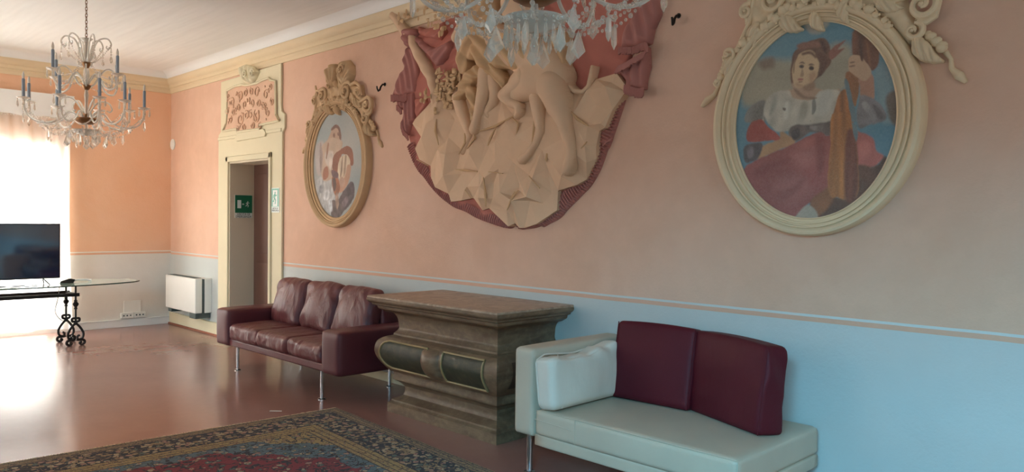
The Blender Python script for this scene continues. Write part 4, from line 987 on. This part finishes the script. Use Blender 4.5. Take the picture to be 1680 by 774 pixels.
bd = W(.03, [(668, 90), (664, 160), (668, 225)]+low[:]+[(1030, 110), (1048, 20)])
bd = bd+[(8.42, 3.05), (8.2, 3.30), (7.6, 3.375), (6.4, 3.375), (5.9, 3.30), (5.72, 3.1)]
fc = (7.1, 3.5)
poly_relief('backdrop_cloth', bd, .03, .03, M['stucco_red'], T, res=.011, back=.0, extra=lambda X, Z, Fv: .012*np.sin(np.arctan2(Z-fc[1], X-fc[0])*34+3*np.sin(Z*5)))
# fringe of the cloth along its lower edge
fl_ = catmull(W(.02, low), 10); m = MB(); V = []; Fc = []
L = [0]
for a, b in zip(fl_[:-1], fl_[1:]): L.append(L[-1]+math.hypot(b[0]-a[0], b[1]-a[1]))
N_ = int(L[-1]/.006); fx_ = np.interp(np.linspace(0, L[-1], N_), L, [p[0] for p in fl_]); fz_ = np.interp(np.linspace(0, L[-1], N_), L, [p[1] for p in fl_])
for i in range(N_):
    a, b = max(i-1, 0), min(i+1, N_-1); tx, tz = fx_[b]-fx_[a], fz_[b]-fz_[a]; q = math.hypot(tx, tz); nx_, nz_ = tz/q, -tx/q
    u = i/N_; ln_ = .006+.028*max(0, math.sin(u*PI*3.3+.6))*(1-.3*u)+.02*(u > .6); h = .040+.010*(1 if i % 4 < 2 else -1)
    for s, hh in ((-.075, .034), (-.03, h), (ln_*.6, h-.006), (ln_, .012), (ln_+.002, 0)):
        V.append((fx_[i]+nx_*-1*s*-1, -hh, fz_[i]+nz_*s))
for i in range(N_-1):
    for k in range(4): q = i*5+k; Fc.append((q, q+1, q+6, q+5)[::-1])
MB().add(V, Fc).build('fringe', M['stucco_pink'], T, angle=30)
# faceted rocks
outline = q3([(305, 440), (288, 478), (360, 590), (302, 690)])+q5([(190, 0), (238, 112), (330, 165), (345, 262), (375, 345), (490, 402), (508, 468), (600, 458), (690, 435), (772, 540), (822, 522), (1000, 678), (1040, 650), (1092, 690)])+q6([(90, 690), (205, 655), (370, 540), (380, 375), (550, 325), (612, 280), (700, 100), (714, 0)])+q4([(712, 745), (722, 540), (790, 512), (852, 362), (946, 205), (948, 150), (868, 48), (700, 100), (620, 188), (560, 200), (470, 180)])+[(905, 105), (860, 92), (800, 100), (765, 122), (740, 146), (718, 156), (704, 168), (695, 178)]
pts = q5([(550, 190), (575, 100), (380, 165), (480, 395), (640, 370), (760, 210), (790, 255), (818, 518), (770, 440), (880, 440), (870, 300), (1110, 310), (1090, 370), (1000, 550), (930, 190), (900, 120), (480, 250), (450, 60), (700, 60), (600, 230), (640, 340), (780, 340), (830, 260), (1060, 430), (960, 390), (860, 620)])+q6([(130, 240), (150, 460), (200, 262), (60, 340), (440, 256), (530, 180), (150, 430), (220, 560), (30, 460), (0, 130), (300, 190), (320, 400), (640, 140), (250, 480)])+q4([(490, 362), (650, 500), (540, 400), (640, 200), (820, 170), (700, 320), (850, 350), (600, 540), (560, 740), (760, 480), (840, 130), (40, 590), (60, 480), (300, 440), (280, 700), (640, 660)])+q3([(310, 690), (500, 690), (390, 610), (440, 480), (380, 520), (590, 590), (570, 635), (740, 555), (500, 440), (640, 440), (860, 545), (1160, 410), (1000, 500), (900, 670), (930, 665), (1190, 590), (560, 330), (1040, 280), (1120, 480), (700, 700), (1000, 620), (600, 740), (880, 400), (850, 350), (760, 300)])
rr = random.Random(12)
OW = [Vector(wp(*p, .08)) for p in outline]; PWt = [Vector(wp(*p, .09)) for p in pts]
sd = poly_sdf(np.array([p.x for p in PWt]), np.array([p.y for p in PWt]), [tuple(p) for p in OW])
PWt = [p for p, s in zip(PWt, sd) if s > .015]; n0 = len(OW)
vc, ed_, fc_, ov_, oe_, of_ = delaunay_2d_cdt(OW+PWt, [(i, (i+1) % n0) for i in range(n0)], [list(range(n0))], 1, 1e-5)
V = []
for p, o_ in zip(vc, ov_):
    edge = any(k < n0 for k in o_); V.append((p.x, -(rr.uniform(.055, .085) if edge else rr.choice([.075, .085, .105, .125, .135])), p.y))
FF = []
for f in fc_:
    f = list(f); a = sum(V[f[k]][0]*V[f[(k+1) % len(f)]][2]-V[f[(k+1) % len(f)]][0]*V[f[k]][2] for k in range(len(f)))
    FF.append(tuple(f if a > 0 else f[::-1]))
cnt = {}
for f in FF:
    for k in range(len(f)): e = (f[k], f[(k+1) % len(f)]); cnt[e] = 1
nb = len(V); V += [(x, 0, z) for x, y, z in V]
for e in list(cnt):
    if (e[1], e[0]) not in cnt: FF.append((e[0], e[0]+nb, e[1]+nb, e[1]))
mr = MB().add(V, FF); o = mr.build('rock_ground', M['stucco'], T, smooth=False)
bv = o.modifiers.new('bevel', 'BEVEL'); bv.width = .018; bv.segments = 2; bv.limit_method = 'ANGLE'; bv.angle_limit = math.radians(9)
# cracks and small plants on the rocks
for P in (q5([(795, 262), (812, 400), (815, 510)]), q5([(1090, 372), (1040, 430), (995, 540)]), q6([(148, 250), (240, 355)]), q4([(590, 688), (640, 632)]), q3([(820, 545), (825, 600), (760, 690)]), q5([(690, 435), (640, 370)]), q3([(740, 560), (745, 640), (690, 740)]), q5([(560, 195), (640, 205), (745, 215)]), q3([(500, 440), (490, 540), (520, 660)]), q4([(490, 362), (560, 440), (650, 500)]), q3([(860, 545), (1000, 500), (1160, 410)]), q4([(40, 590), (60, 480), (10, 430)]), q3([(1005, 505), (960, 600), (935, 665)]), q6([(30, 380), (10, 430), (-10, 480)]), q6([(300, 60), (295, 110), (300, 130)]), q5([(230, 110), (330, 165)]), q4([(200, 360), (195, 500), (175, 640)]), q5([(840, 215), (960, 230)])):
    MB().tube([(x, -.128, z) for x, z in W(.12, P)], [.004]+[.012]*(len(P)-2)+[.004], 6).build('crevice', M['stucco_tan'], T)
# horse
HB = lambda L, R, k=.8, d=.15: ([wp(*p, d) for p in L], R, k)
relief('horse_body', [HB([(902, 128), (872, 128), (850, 140), (842, 150)], [.15, .17, .13, .09], .75), HB([(905, 125), (890, 100), (850, 84), (815, 70), (800, 50)], [.14, .15, .16, .15, .10], .75), HB([(900, 135), (912, 165), (922, 192)], [.145, .12, .085], .85)], M['stucco'], T, base=.11, res=.010, blur=4)
relief('hind_leg', [HB([(905, 140), (916, 172), (925, 200), (932, 225), (936, 250), (932, 268), (928, 280)], [.125, .105, .066, .056, .038, .046, .040], 1.0)], M['stucco'], T, base=.135, res=.007, blur=2)
relief('hind_leg', [HB([(884, 160), (886, 190), (888, 215), (880, 236), (866, 254), (856, 262)], [.075, .055, .040, .033, .030, .036], .95, .12)], M['stucco'], T, base=.125, res=.007, blur=3)
relief('foreleg', [HB([(862, 128), (840, 146), (826, 156), (838, 168), (850, 174), (850, 184), (845, 191)], [.10, .066, .055, .04, .034, .036, .022], 1.0)], M['stucco'], T, base=.14, res=.007, blur=3)
relief('tail', [HB([(922, 124), (930, 140), (940, 149), (953, 150), (962, 141), (966, 126), (968, 108)], [.026, .019, .017, .016, .016, .018, .010], 1, .12)], M['stucco'], T, base=.10, res=.007)
# figures
relief('figure_leg', [HB([(796, 118), (794, 145), (788, 170), (781, 195), (776, 212)], [.07, .068, .055, .04, .045], .95, .14)], M['stucco'], T, base=.13, res=.007, blur=2)
relief('figure_leg', [HB([(806, 125), (812, 148), (808, 165), (800, 176), (795, 182), (798, 190)], [.07, .065, .048, .035, .03, .022], .9, .12)], M['stucco'], T, base=.10, res=.007, blur=2)
relief('figure_leg', [HB([(748, 160), (756, 185), (763, 205), (768, 222), (764, 236), (757, 248)], [.055, .058, .045, .035, .03, .03], .9, .12)], M['stucco'], T, base=.10, res=.007, blur=2)
relief('knee_drapery', [HB([(764, 128), (785, 114), (806, 112), (818, 128), (822, 142)], [.05, .06, .06, .05, .02], .8, .16), HB([(780, 118), (765, 130), (756, 150), (746, 165)], [.06, .06, .05, .03], .7, .14), HB([(770, 150), (776, 170), (772, 195)], [.05, .04, .015], .7, .14)], M['stucco_tan'], T, base=.13, res=.007, blur=1, extra=lambda X, Z, Fv: .016*np.sin((X*.6+Z)*62+4*np.sin(X*9))*np.clip(Fv/.02, 0, 1))
relief('rider_drapery', [HB([(800, 92), (830, 78), (858, 88), (880, 108), (862, 122)], [.12, .16, .14, .07, .04], .6, .16), HB([(792, 60), (800, 86)], [.14, .15], .6, .14), HB([(918, 62), (922, 84), (926, 104)], [.06, .05, .03], .5, .1)], M['stucco_tan'], T, base=.14, res=.009, blur=1, extra=lambda X, Z, Fv: .022*np.sin((X*1.0+Z*.8)*38+5*np.sin(Z*6))*np.clip(Fv/.03, 0, 1))
relief('figure_torso', [HB([(775, 70), (785, 45), (790, 20), (788, 0), (786, -30)], [.14, .16, .17, .18, .15], .6, .14), HB([(760, 110), (758, 90), (765, 60)], [.06, .07, .08], .6, .12)], M['stucco_tan'], T, base=.12, res=.010, blur=2, extra=lambda X, Z, Fv: .02*np.sin((X*.8-Z*.7)*40+4*np.sin(Z*7))*np.clip(Fv/.03, 0, 1))
relief('figure_torso', [HB([(860, 60), (850, 30), (845, 0), (842, -40)], [.13, .15, .16, .14], .6, .14), HB([(838, -70), (838, -85)], [.08, .08], .9, .14)], M['stucco'], T, base=.12, res=.010, blur=2)
relief('figure_arm', [HB([(742, 60), (752, 42), (770, 28)], [.045, .05, .06], .9, .14)], M['stucco'], T, base=.10, res=.008)
# tree
relief('tree_trunk', [HB([(645, 25), (655, 40), (668, 58)], [.045, .045, .05], 1, .07), HB([(668, 58), (676, 80), (690, 104), (702, 124), (708, 145), (708, 165)], [.04, .045, .055, .055, .05, .04], 1, .10), HB([(708, 165), (704, 185), (712, 210), (722, 236), (716, 244)], [.035, .03, .028, .02, .03], 1, .10), HB([(712, 158), (718, 185), (720, 206), (728, 218), (734, 226)], [.03, .022, .02, .018, .02], 1, .10), HB([(708, 160), (722, 150), (730, 135), (740, 120)], [.03, .018, .012, .01], 1, .1), HB([(650, 40), (644, 30), (650, 24)], [.02, .02, .02], 1, .07)], M['stucco'], T, base=.06, res=.007, blur=2, extra=lambda X, Z, Fv: .004*np.sin(Z*60+X*20))
m = MB(); rr = random.Random(21)
for (px, py, n, s) in ((728, 132, 26, .07), (748, 130, 26, .07), (735, 152, 36, .08), (738, 168, 22, .06), (724, 148, 14, .05), (725, 120, 8, .04), (748, 122, 10, .04), (720, 160, 10, .04), (700, 158, 10, .06), (663, 30, 10, .07), (705, 20, 16, .12), (725, 40, 16, .10), (716, 185, 6, .03)):
    c = wp(px, py, .1)
    for k in range(n):
        a = rr.uniform(0, 2*PI); r = s*math.sqrt(rr.random()); x, z = c[0]+r*1.3*math.cos(a), c[1]+r*math.sin(a); q = rr.uniform(.011, .02); an = rr.uniform(0, PI)
        m.ball((x, -rr.uniform(.09, .14), z), q, 6, 4, (1.3*abs(math.cos(an))+.5, .5, 1.3*abs(math.sin(an))+.5))
m.build('foliage', M['stucco_tan'], T, angle=60)
relief('foliage_stalk', [HB([(733, 120), (735, 150), (737, 172)], [.03, .045, .02], .8, .08), HB([(748, 122), (742, 145)], [.025, .03], .8, .08)], M['stucco_tan'], T, base=.06, res=.008)
# rose drapery left
fold = lambda fx, fz, am: (lambda X, Z, Fv: am*np.sin(X*fx+Z*fz+1.5*np.sin(Z*8))*np.clip(Fv/.015, 0, 1))
poly_relief('hanging_drapery', W(.07, q1([(262, 330), (300, 290), (385, 300), (400, 350), (355, 400), (365, 500), (300, 500), (265, 440)])), .10, .05, M['stucco_pink'], T, res=.006, back=.02, extra=fold(10, 90, .012), label='knot of the rose drapery')
poly_relief('hanging_drapery', W(.06, q1([(290, 490), (370, 500), (410, 600), (405, 774)])+q3([(325, 40), (318, 150), (300, 210), (240, 225), (215, 255), (110, 250), (125, 190), (165, 60), (215, 0)])+q1([(240, 650)])), .05, .05, M['stucco_pink'], T, res=.007, back=.02, extra=fold(75, 22, .014))
poly_relief('hanging_drapery', W(.05, q3([(150, 230), (245, 205), (300, 210), (305, 300), (300, 440), (270, 500), (250, 585), (205, 540), (190, 470), (205, 440), (215, 360), (190, 362), (165, 330)])), .06, .04, M['stucco_pink'], T, res=.006, back=.01, extra=fold(110, 14, .012))
poly_relief('swag', W(.06, q1([(380, 380), (440, 400), (520, 480), (600, 500), (700, 450), (760, 420), (770, 520), (720, 620), (660, 680), (600, 700), (545, 610), (450, 520), (390, 440)])), .07, .05, M['stucco_pink'], T, res=.008, back=.02, extra=fold(-45, 60, .014))
poly_relief('swag', W(.06, q3([(300, 260), (395, 250), (420, 300), (395, 350), (320, 435), (305, 400)])), .05, .05, M['stucco_red'], T, res=.008, back=.02, extra=fold(60, -60, .01))
poly_relief('swag', W(.06, q1([(400, 270), (480, 300), (640, 270), (700, 200), (720, 330), (640, 420), (520, 400), (430, 370)])), .06, .05, M['stucco_red'], T, res=.008, back=.02, extra=fold(-30, 70, .012))
poly_relief('swag', W(.06, q1([(850, 260), (960, 240), (1020, 400), (990, 560), (900, 640), (860, 520), (900, 400)])), .05, .05, M['stucco_red'], T, res=.008, back=.02, extra=fold(60, 20, .014))
# rose drapery right
poly_relief('hanging_drapery', W(.07, q2([(1180, -60), (1440, -60), (1400, 150), (1330, 300), (1300, 450), (1180, 500), (1000, 510), (1010, 380), (1060, 260), (1130, 160)])), .07, .06, M['stucco_pink'], T, res=.008, back=.02, extra=fold(62, 20, .016))
poly_relief('hanging_drapery', W(.06, q2([(1290, 480), (1298, 700)])+q4([(1112, 100), (1105, 185), (1010, 190), (950, 190), (950, 110), (880, 30)])+q2([(1060, 690), (1200, 600)])), .05, .04, M['stucco_pink'], T, res=.007, back=.02, extra=fold(80, 10, .014))
def frn(m, P, L_, dr, d, n):
    m = MB()
    fl = catmull([wp(*p, d) for p in P], 12)
    for k in range(n):
        a = fl[int(k/(n-1)*(len(fl)-1))]; rr_ = rr.uniform(.8, 1.15); m.tube([(a[0], -d, a[1]), (a[0]+dr[0]*L_*rr_, -d-.004, a[1]+dr[1]*L_*rr_)], [.008, .010], 5)
    m.build('tassel_fringe', M['stucco_pink'], T, angle=60)
frn(m, q2([(1005, 500), (1150, 495), (1270, 450), (1300, 480)]), .05, (.1, -1), .10, 34)
frn(m, q2([(1290, 540), (1180, 600), (1080, 660), (1000, 700)]), .06, (-.5, -.8), .10, 34)
frn(m, q4([(955, 150), (1010, 165), (1060, 180), (1108, 175)]), .06, (.0, -1), .09, 30)
frn(m, q3([(112, 235), (160, 240), (215, 240), (240, 225)]), .06, (.2, -1), .08, 26)
frn(m, q3([(160, 320), (195, 355)]), .05, (.2, -1), .07, 10); frn(m, q3([(195, 470), (215, 530), (250, 570)]), .05, (.2, -1), .07, 16)

# ================================================================ chandeliers
def prism_mb(m, x, y, z, L_, r, n=4):      # slim hanging drop, top at z
    return m.lathe([(0, z-L_), (r, z-L_*.72), (r*.55, z-.006), (0, z)], (x, y, 0), n)
def kite(m, x, y, z, L_, wd, ang, th=.010):
    c, s = math.cos(ang), math.sin(ang)
    def P(u, v, d): return (x+u*c-d*s, y+u*s+d*c, z-v)
    o = [(0, 0), (wd*.22, L_*.28), (wd*.5, L_*.72), (0, L_), (-wd*.5, L_*.72), (-wd*.22, L_*.28)]
    i_ = [(a*.55, L_*.55+(b-L_*.55)*.55) for a, b in o]; n = 6
    V = [P(a, b, 0) for a, b in o]+[P(a, b, th) for a, b in i_]+[P(a, b, -th) for a, b in i_]
    Fc = [(k, (k+1) % n, (k+1) % n+n, k+n) for k in range(n)]+[((k+1) % n, k, k+2*n, (k+1) % n+2*n) for k in range(n)]+[tuple(range(n, 2*n)), tuple(range(3*n-1, 2*n-1, -1))]
    m.add(V, Fc); m.ball((x, y, z+.010), .009, 6, 4); return m
def chandelier():
    T = empty('chandelier', (0, 0, 2.19), None, None)
    zt = ZC-2.19
    B = lambda m, n, mat, p=None, a=40: m.build(n, M[mat], p or T, local=True, angle=a)
    # chain and ceiling rose
    B(MB().lathe([(0, zt), (.06, zt), (.055, zt-.02), (.02, zt-.035), (.012, zt-.05), (0, zt-.05)], n=20), 'ceiling_rose', 'brass')
    m = MB(); z = 1.02; k = 0
    while z < zt-.045:
        P = [(.009*math.cos(a), 0, z+.020*math.sin(a)) if k % 2 else (0, .009*math.cos(a), z+.020*math.sin(a)) for a in np.linspace(0, 2*PI, 11)]
        m.tube(P, .003, 5, cap=False); z += .030; k += 1
    B(m, 'chain', 'brass')
    B(MB().lathe([(.004, .12), (.005, 1.02)], n=8), 'rod', 'brass')
    B(MB().lathe([(0, .985), (.022, .99), (.052, 1.012), (.055, 1.018), (.02, 1.0), (0, 1.0)], n=20), 'crown_dish', 'crystal_arm')
    B(MB().lathe([(.010, .80), (.022, .82), (.030, .86), (.020, .92), (.014, .97), (.02, .985)], n=14), 'upper_column', 'crystal_arm')
    B(MB().lathe([(0, .745), (.02, .75), (.034, .775), (.045, .80), (.03, .79), (.012, .79)], n=14), 'collar', 'brass')
    B(MB().lathe([(.014, .60), (.024, .61), (.028, .66), (.024, .73), (.016, .745)], n=14), 'middle_column', 'crystal_arm')
    B(MB().lathe([(0, .545), (.02, .55), (.038, .575), (.04, .59), (.02, .60), (.012, .62)], n=14), 'collar', 'brass')
    B(MB().lathe([(.010, .32), (.016, .36), (.013, .44), (.020, .50), (.012, .55)], n=14), 'lower_column', 'crystal_arm')
    B(MB().lathe([(0, .235), (.05, .235), (.088, .255), (.10, .28), (.094, .29), (.05, .275), (.02, .30), (.012, .33)], n=24), 'hub_bowl', 'brass')
    B(MB().lathe([(0, .13), (.04, .132), (.085, .15), (.115, .175), (.118, .182), (.07, .165), (.02, .16), (.012, .24)], n=28), 'glass_bowl', 'crystal_arm')
    B(MB().lathe([(0, .045), (.012, .05), (.02, .075), (.012, .10), (.006, .125)], n=10), 'finial', 'crystal')
    # crown scrolls
    for k in range(6):
        a = 2*PI*k/6+.3; c, s = math.cos(a), math.sin(a)
        P = catmull([(.02, .80), (.05, .86), (.06, .93), (.10, 1.01), (.17, 1.03), (.205, .985), (.19, .94), (.165, .945), (.17, .965)], 5)
        B(MB().tube([(r*c, r*s, z) for r, z in P], np.linspace(.0085, .006, len(P)), 7), 'crown_scroll', 'crystal_arm')
        m = MB(); prism_mb(m, .205*c, .205*s, .95, .06, .008); kite(m, .205*c, .205*s, .875, .075, .034, a+PI/2); B(m, 'pendant', 'crystal')
    def candle_arm(a, prof, rb, zb, np_, big):
        c, s = math.cos(a), math.sin(a)
        P = catmull(prof, 5); arm_ = B(MB().tube([(r*c, r*s, z) for r, z in P], .0085, 8), 'arm', 'crystal_arm', a=180)
        x, y = rb*c, rb*s
        B(MB().lathe([(.006, zb-.02), (.014, zb-.012), (.04, zb-.002), (.055, zb+.008), (.056, zb+.011), (.035, zb+.004), (.014, zb), (.014, zb+.018), (0, zb+.018)], (x, y, 0), 18), 'bobeche', 'crystal', arm_)
        B(MB().lathe([(.0135, zb+.018), (.0135, zb+.17), (.009, zb+.175)], (x, y, 0), 12), 'candle_sleeve', 'sleeve', arm_)
        B(MB().lathe([(.009, zb+.175), (.0125, zb+.195), (.010, zb+.215), (.004, zb+.235), (0, zb+.24)], (x, y, 0), 10), 'candle_bulb', 'bulb', arm_)
        for j in range(np_):
            b = 2*PI*j/np_; m = MB(); m.ball((x+.05*math.cos(b), y+.05*math.sin(b), zb-.006), .006, 6, 4); prism_mb(m, x+.05*math.cos(b), y+.05*math.sin(b), zb-.012, .064, .0105)
            B(m, 'prism', 'crystal', a=10)
        if big:
            m = MB()
            for q in range(3): m.ball((x, y, zb-.05-.022*q), .010, 7, 5)
            kite(m, x, y, zb-.12, .10, .05, a+PI/2+.4*math.sin(a*5)); B(m, 'pendant', 'crystal', a=10)
            r = rb*.62; m = MB(); m.ball((r*c, r*s, .185), .013, 7, 5); kite(m, r*c, r*s, .165, .105, .055, a+PI/2-.5*math.cos(a*3)); B(m, 'pendant', 'crystal', a=10)
    low_ = [(.05, .275), (.10, .33), (.15, .335), (.20, .275), (.28, .232), (.37, .228), (.44, .262), (.48, .33), (.485, .40), (.49, .415)]
    upp = [(.02, .60), (.06, .66), (.11, .69), (.16, .65), (.20, .58), (.26, .545), (.32, .555), (.35, .60), (.355, .65)]
    angs = [37, 70, 106, 149, 188, 218, 275, 311, 337]
    for d in angs: candle_arm(math.radians(d), low_, .49, .42, 6, True)
    ua = [-17, 73, 163, 253]
    for d in ua: candle_arm(math.radians(d), upp, .355, .67, 6, False)
    for k in range(4):       # curled ornaments between the arms
        a = math.radians(28+90*k); c, s = math.cos(a), math.sin(a)
        P = catmull([(.02, .58), (.06, .60), (.10, .67), (.15, .74), (.20, .75), (.235, .71), (.22, .67), (.19, .665), (.185, .69)], 5)
        B(MB().tube([(r*c, r*s, z) for r, z in P], np.linspace(.009, .006, len(P)), 7), 'curl', 'crystal_arm', a=180)
        P = catmull([(.03, .34), (.08, .42), (.14, .46), (.21, .45), (.24, .40), (.22, .37), (.19, .38)], 5); a += .5; c, s = math.cos(a), math.sin(a)
        B(MB().tube([(r*c, r*s, z) for r, z in P], np.linspace(.009, .006, len(P)), 7), 'curl', 'crystal_arm', a=180)
    for k in range(20):
        a = 2*PI*k/20; m = MB(); m.ball((.112*math.cos(a), .112*math.sin(a), .168), .009, 7, 5); m.ball((.112*math.cos(a), .112*math.sin(a), .15), .007, 6, 4); prism_mb(m, .112*math.cos(a), .112*math.sin(a), .142, .080, .0105); B(m, 'prism', 'crystal', a=10)
    m = MB(); kite(m, 0, 0, .105, .105, .062, .3, .014); B(m, 'pendant', 'crystal', a=10)
    for k in range(8):
        a = 2*PI*k/8+.2; m = MB(); c, s = math.cos(a), math.sin(a); m.ball((.17*c, .17*s, .15), .011, 7, 5); kite(m, .17*c, .17*s, .13, .11, .06, a+PI/2+.3*k); B(m, 'pendant', 'crystal', a=10)
    # bead strings
    def beads(p, q, sag, n, r=.0072):
        m = MB()
        for i in range(n+1):
            t = i/n; m.ball((p[0]+(q[0]-p[0])*t, p[1]+(q[1]-p[1])*t, p[2]+(q[2]-p[2])*t-sag*4*t*(1-t)), r*(1.5 if i % 5 == 2 else 1), 6, 4)
        B(m, 'bead_string', 'crystal', a=180)
    for i, d in enumerate(angs):
        a = math.radians(d); b = math.radians(angs[(i+1) % len(angs)]+(360 if i == len(angs)-1 else 0)); e = (a+b)/2
        beads((.47*math.cos(a), .47*math.sin(a), .33), (.30*math.cos(e), .30*math.sin(e), .20), .03, 14); beads((.30*math.cos(e), .30*math.sin(e), .20), (.47*math.cos(b), .47*math.sin(b), .33), .03, 14)
        beads((.30*math.cos(e), .30*math.sin(e), .20), (.115*math.cos(e), .115*math.sin(e), .175), .045, 10)
        beads((.40*math.cos(a), .40*math.sin(a), .23), (.17*math.cos(a), .17*math.sin(a), .15), .05, 13)
    for i, d in enumerate(ua):
        a = math.radians(d); beads((.30*math.cos(a), .30*math.sin(a), .64), (.045*math.cos(a), .045*math.sin(a), .80), .05, 18)
        e = a+.75; beads((.30*math.cos(a), .30*math.sin(a), .60), (.16*math.cos(e), .16*math.sin(e), .62), .04, 12)
    for k in range(6):
        a = 2*PI*k/6+.3; beads((.20*math.cos(a), .20*math.sin(a), .97), (.045*math.cos(a), .045*math.sin(a), .80), .03, 14)
    return T
ch = chandelier()
def copy_tree(o, parent=None):
    c = o.copy(); COL.objects.link(c); c.parent = parent
    for k in o.children: copy_tree(k, c)
    return c
far_pos = (11.58-1.1063*7.02, -4.402+.3120*7.02); near_pos = (11.58-.690*2.95, -4.402+.7240*2.95)
c2 = copy_tree(ch)
bas = math.atan2(rt[1], rt[0])
ch.location = (far_pos[0], far_pos[1], 2.19); ch.rotation_euler.z = bas
c2.location = (near_pos[0], near_pos[1], 2.19); c2.rotation_euler.z = bas+.35
# angles above run from the viewer's right hand towards the viewer: mirror
ch.rotation_euler.z = bas-math.radians(0)
tag(ch, 'whole crystal chandelier hanging on its chain in front of the bright far window', 'chandelier', 'crystal chandeliers')
tag(c2, 'near crystal chandelier hanging over the room before the stucco relief, top out of frame', 'chandelier', 'crystal chandeliers')
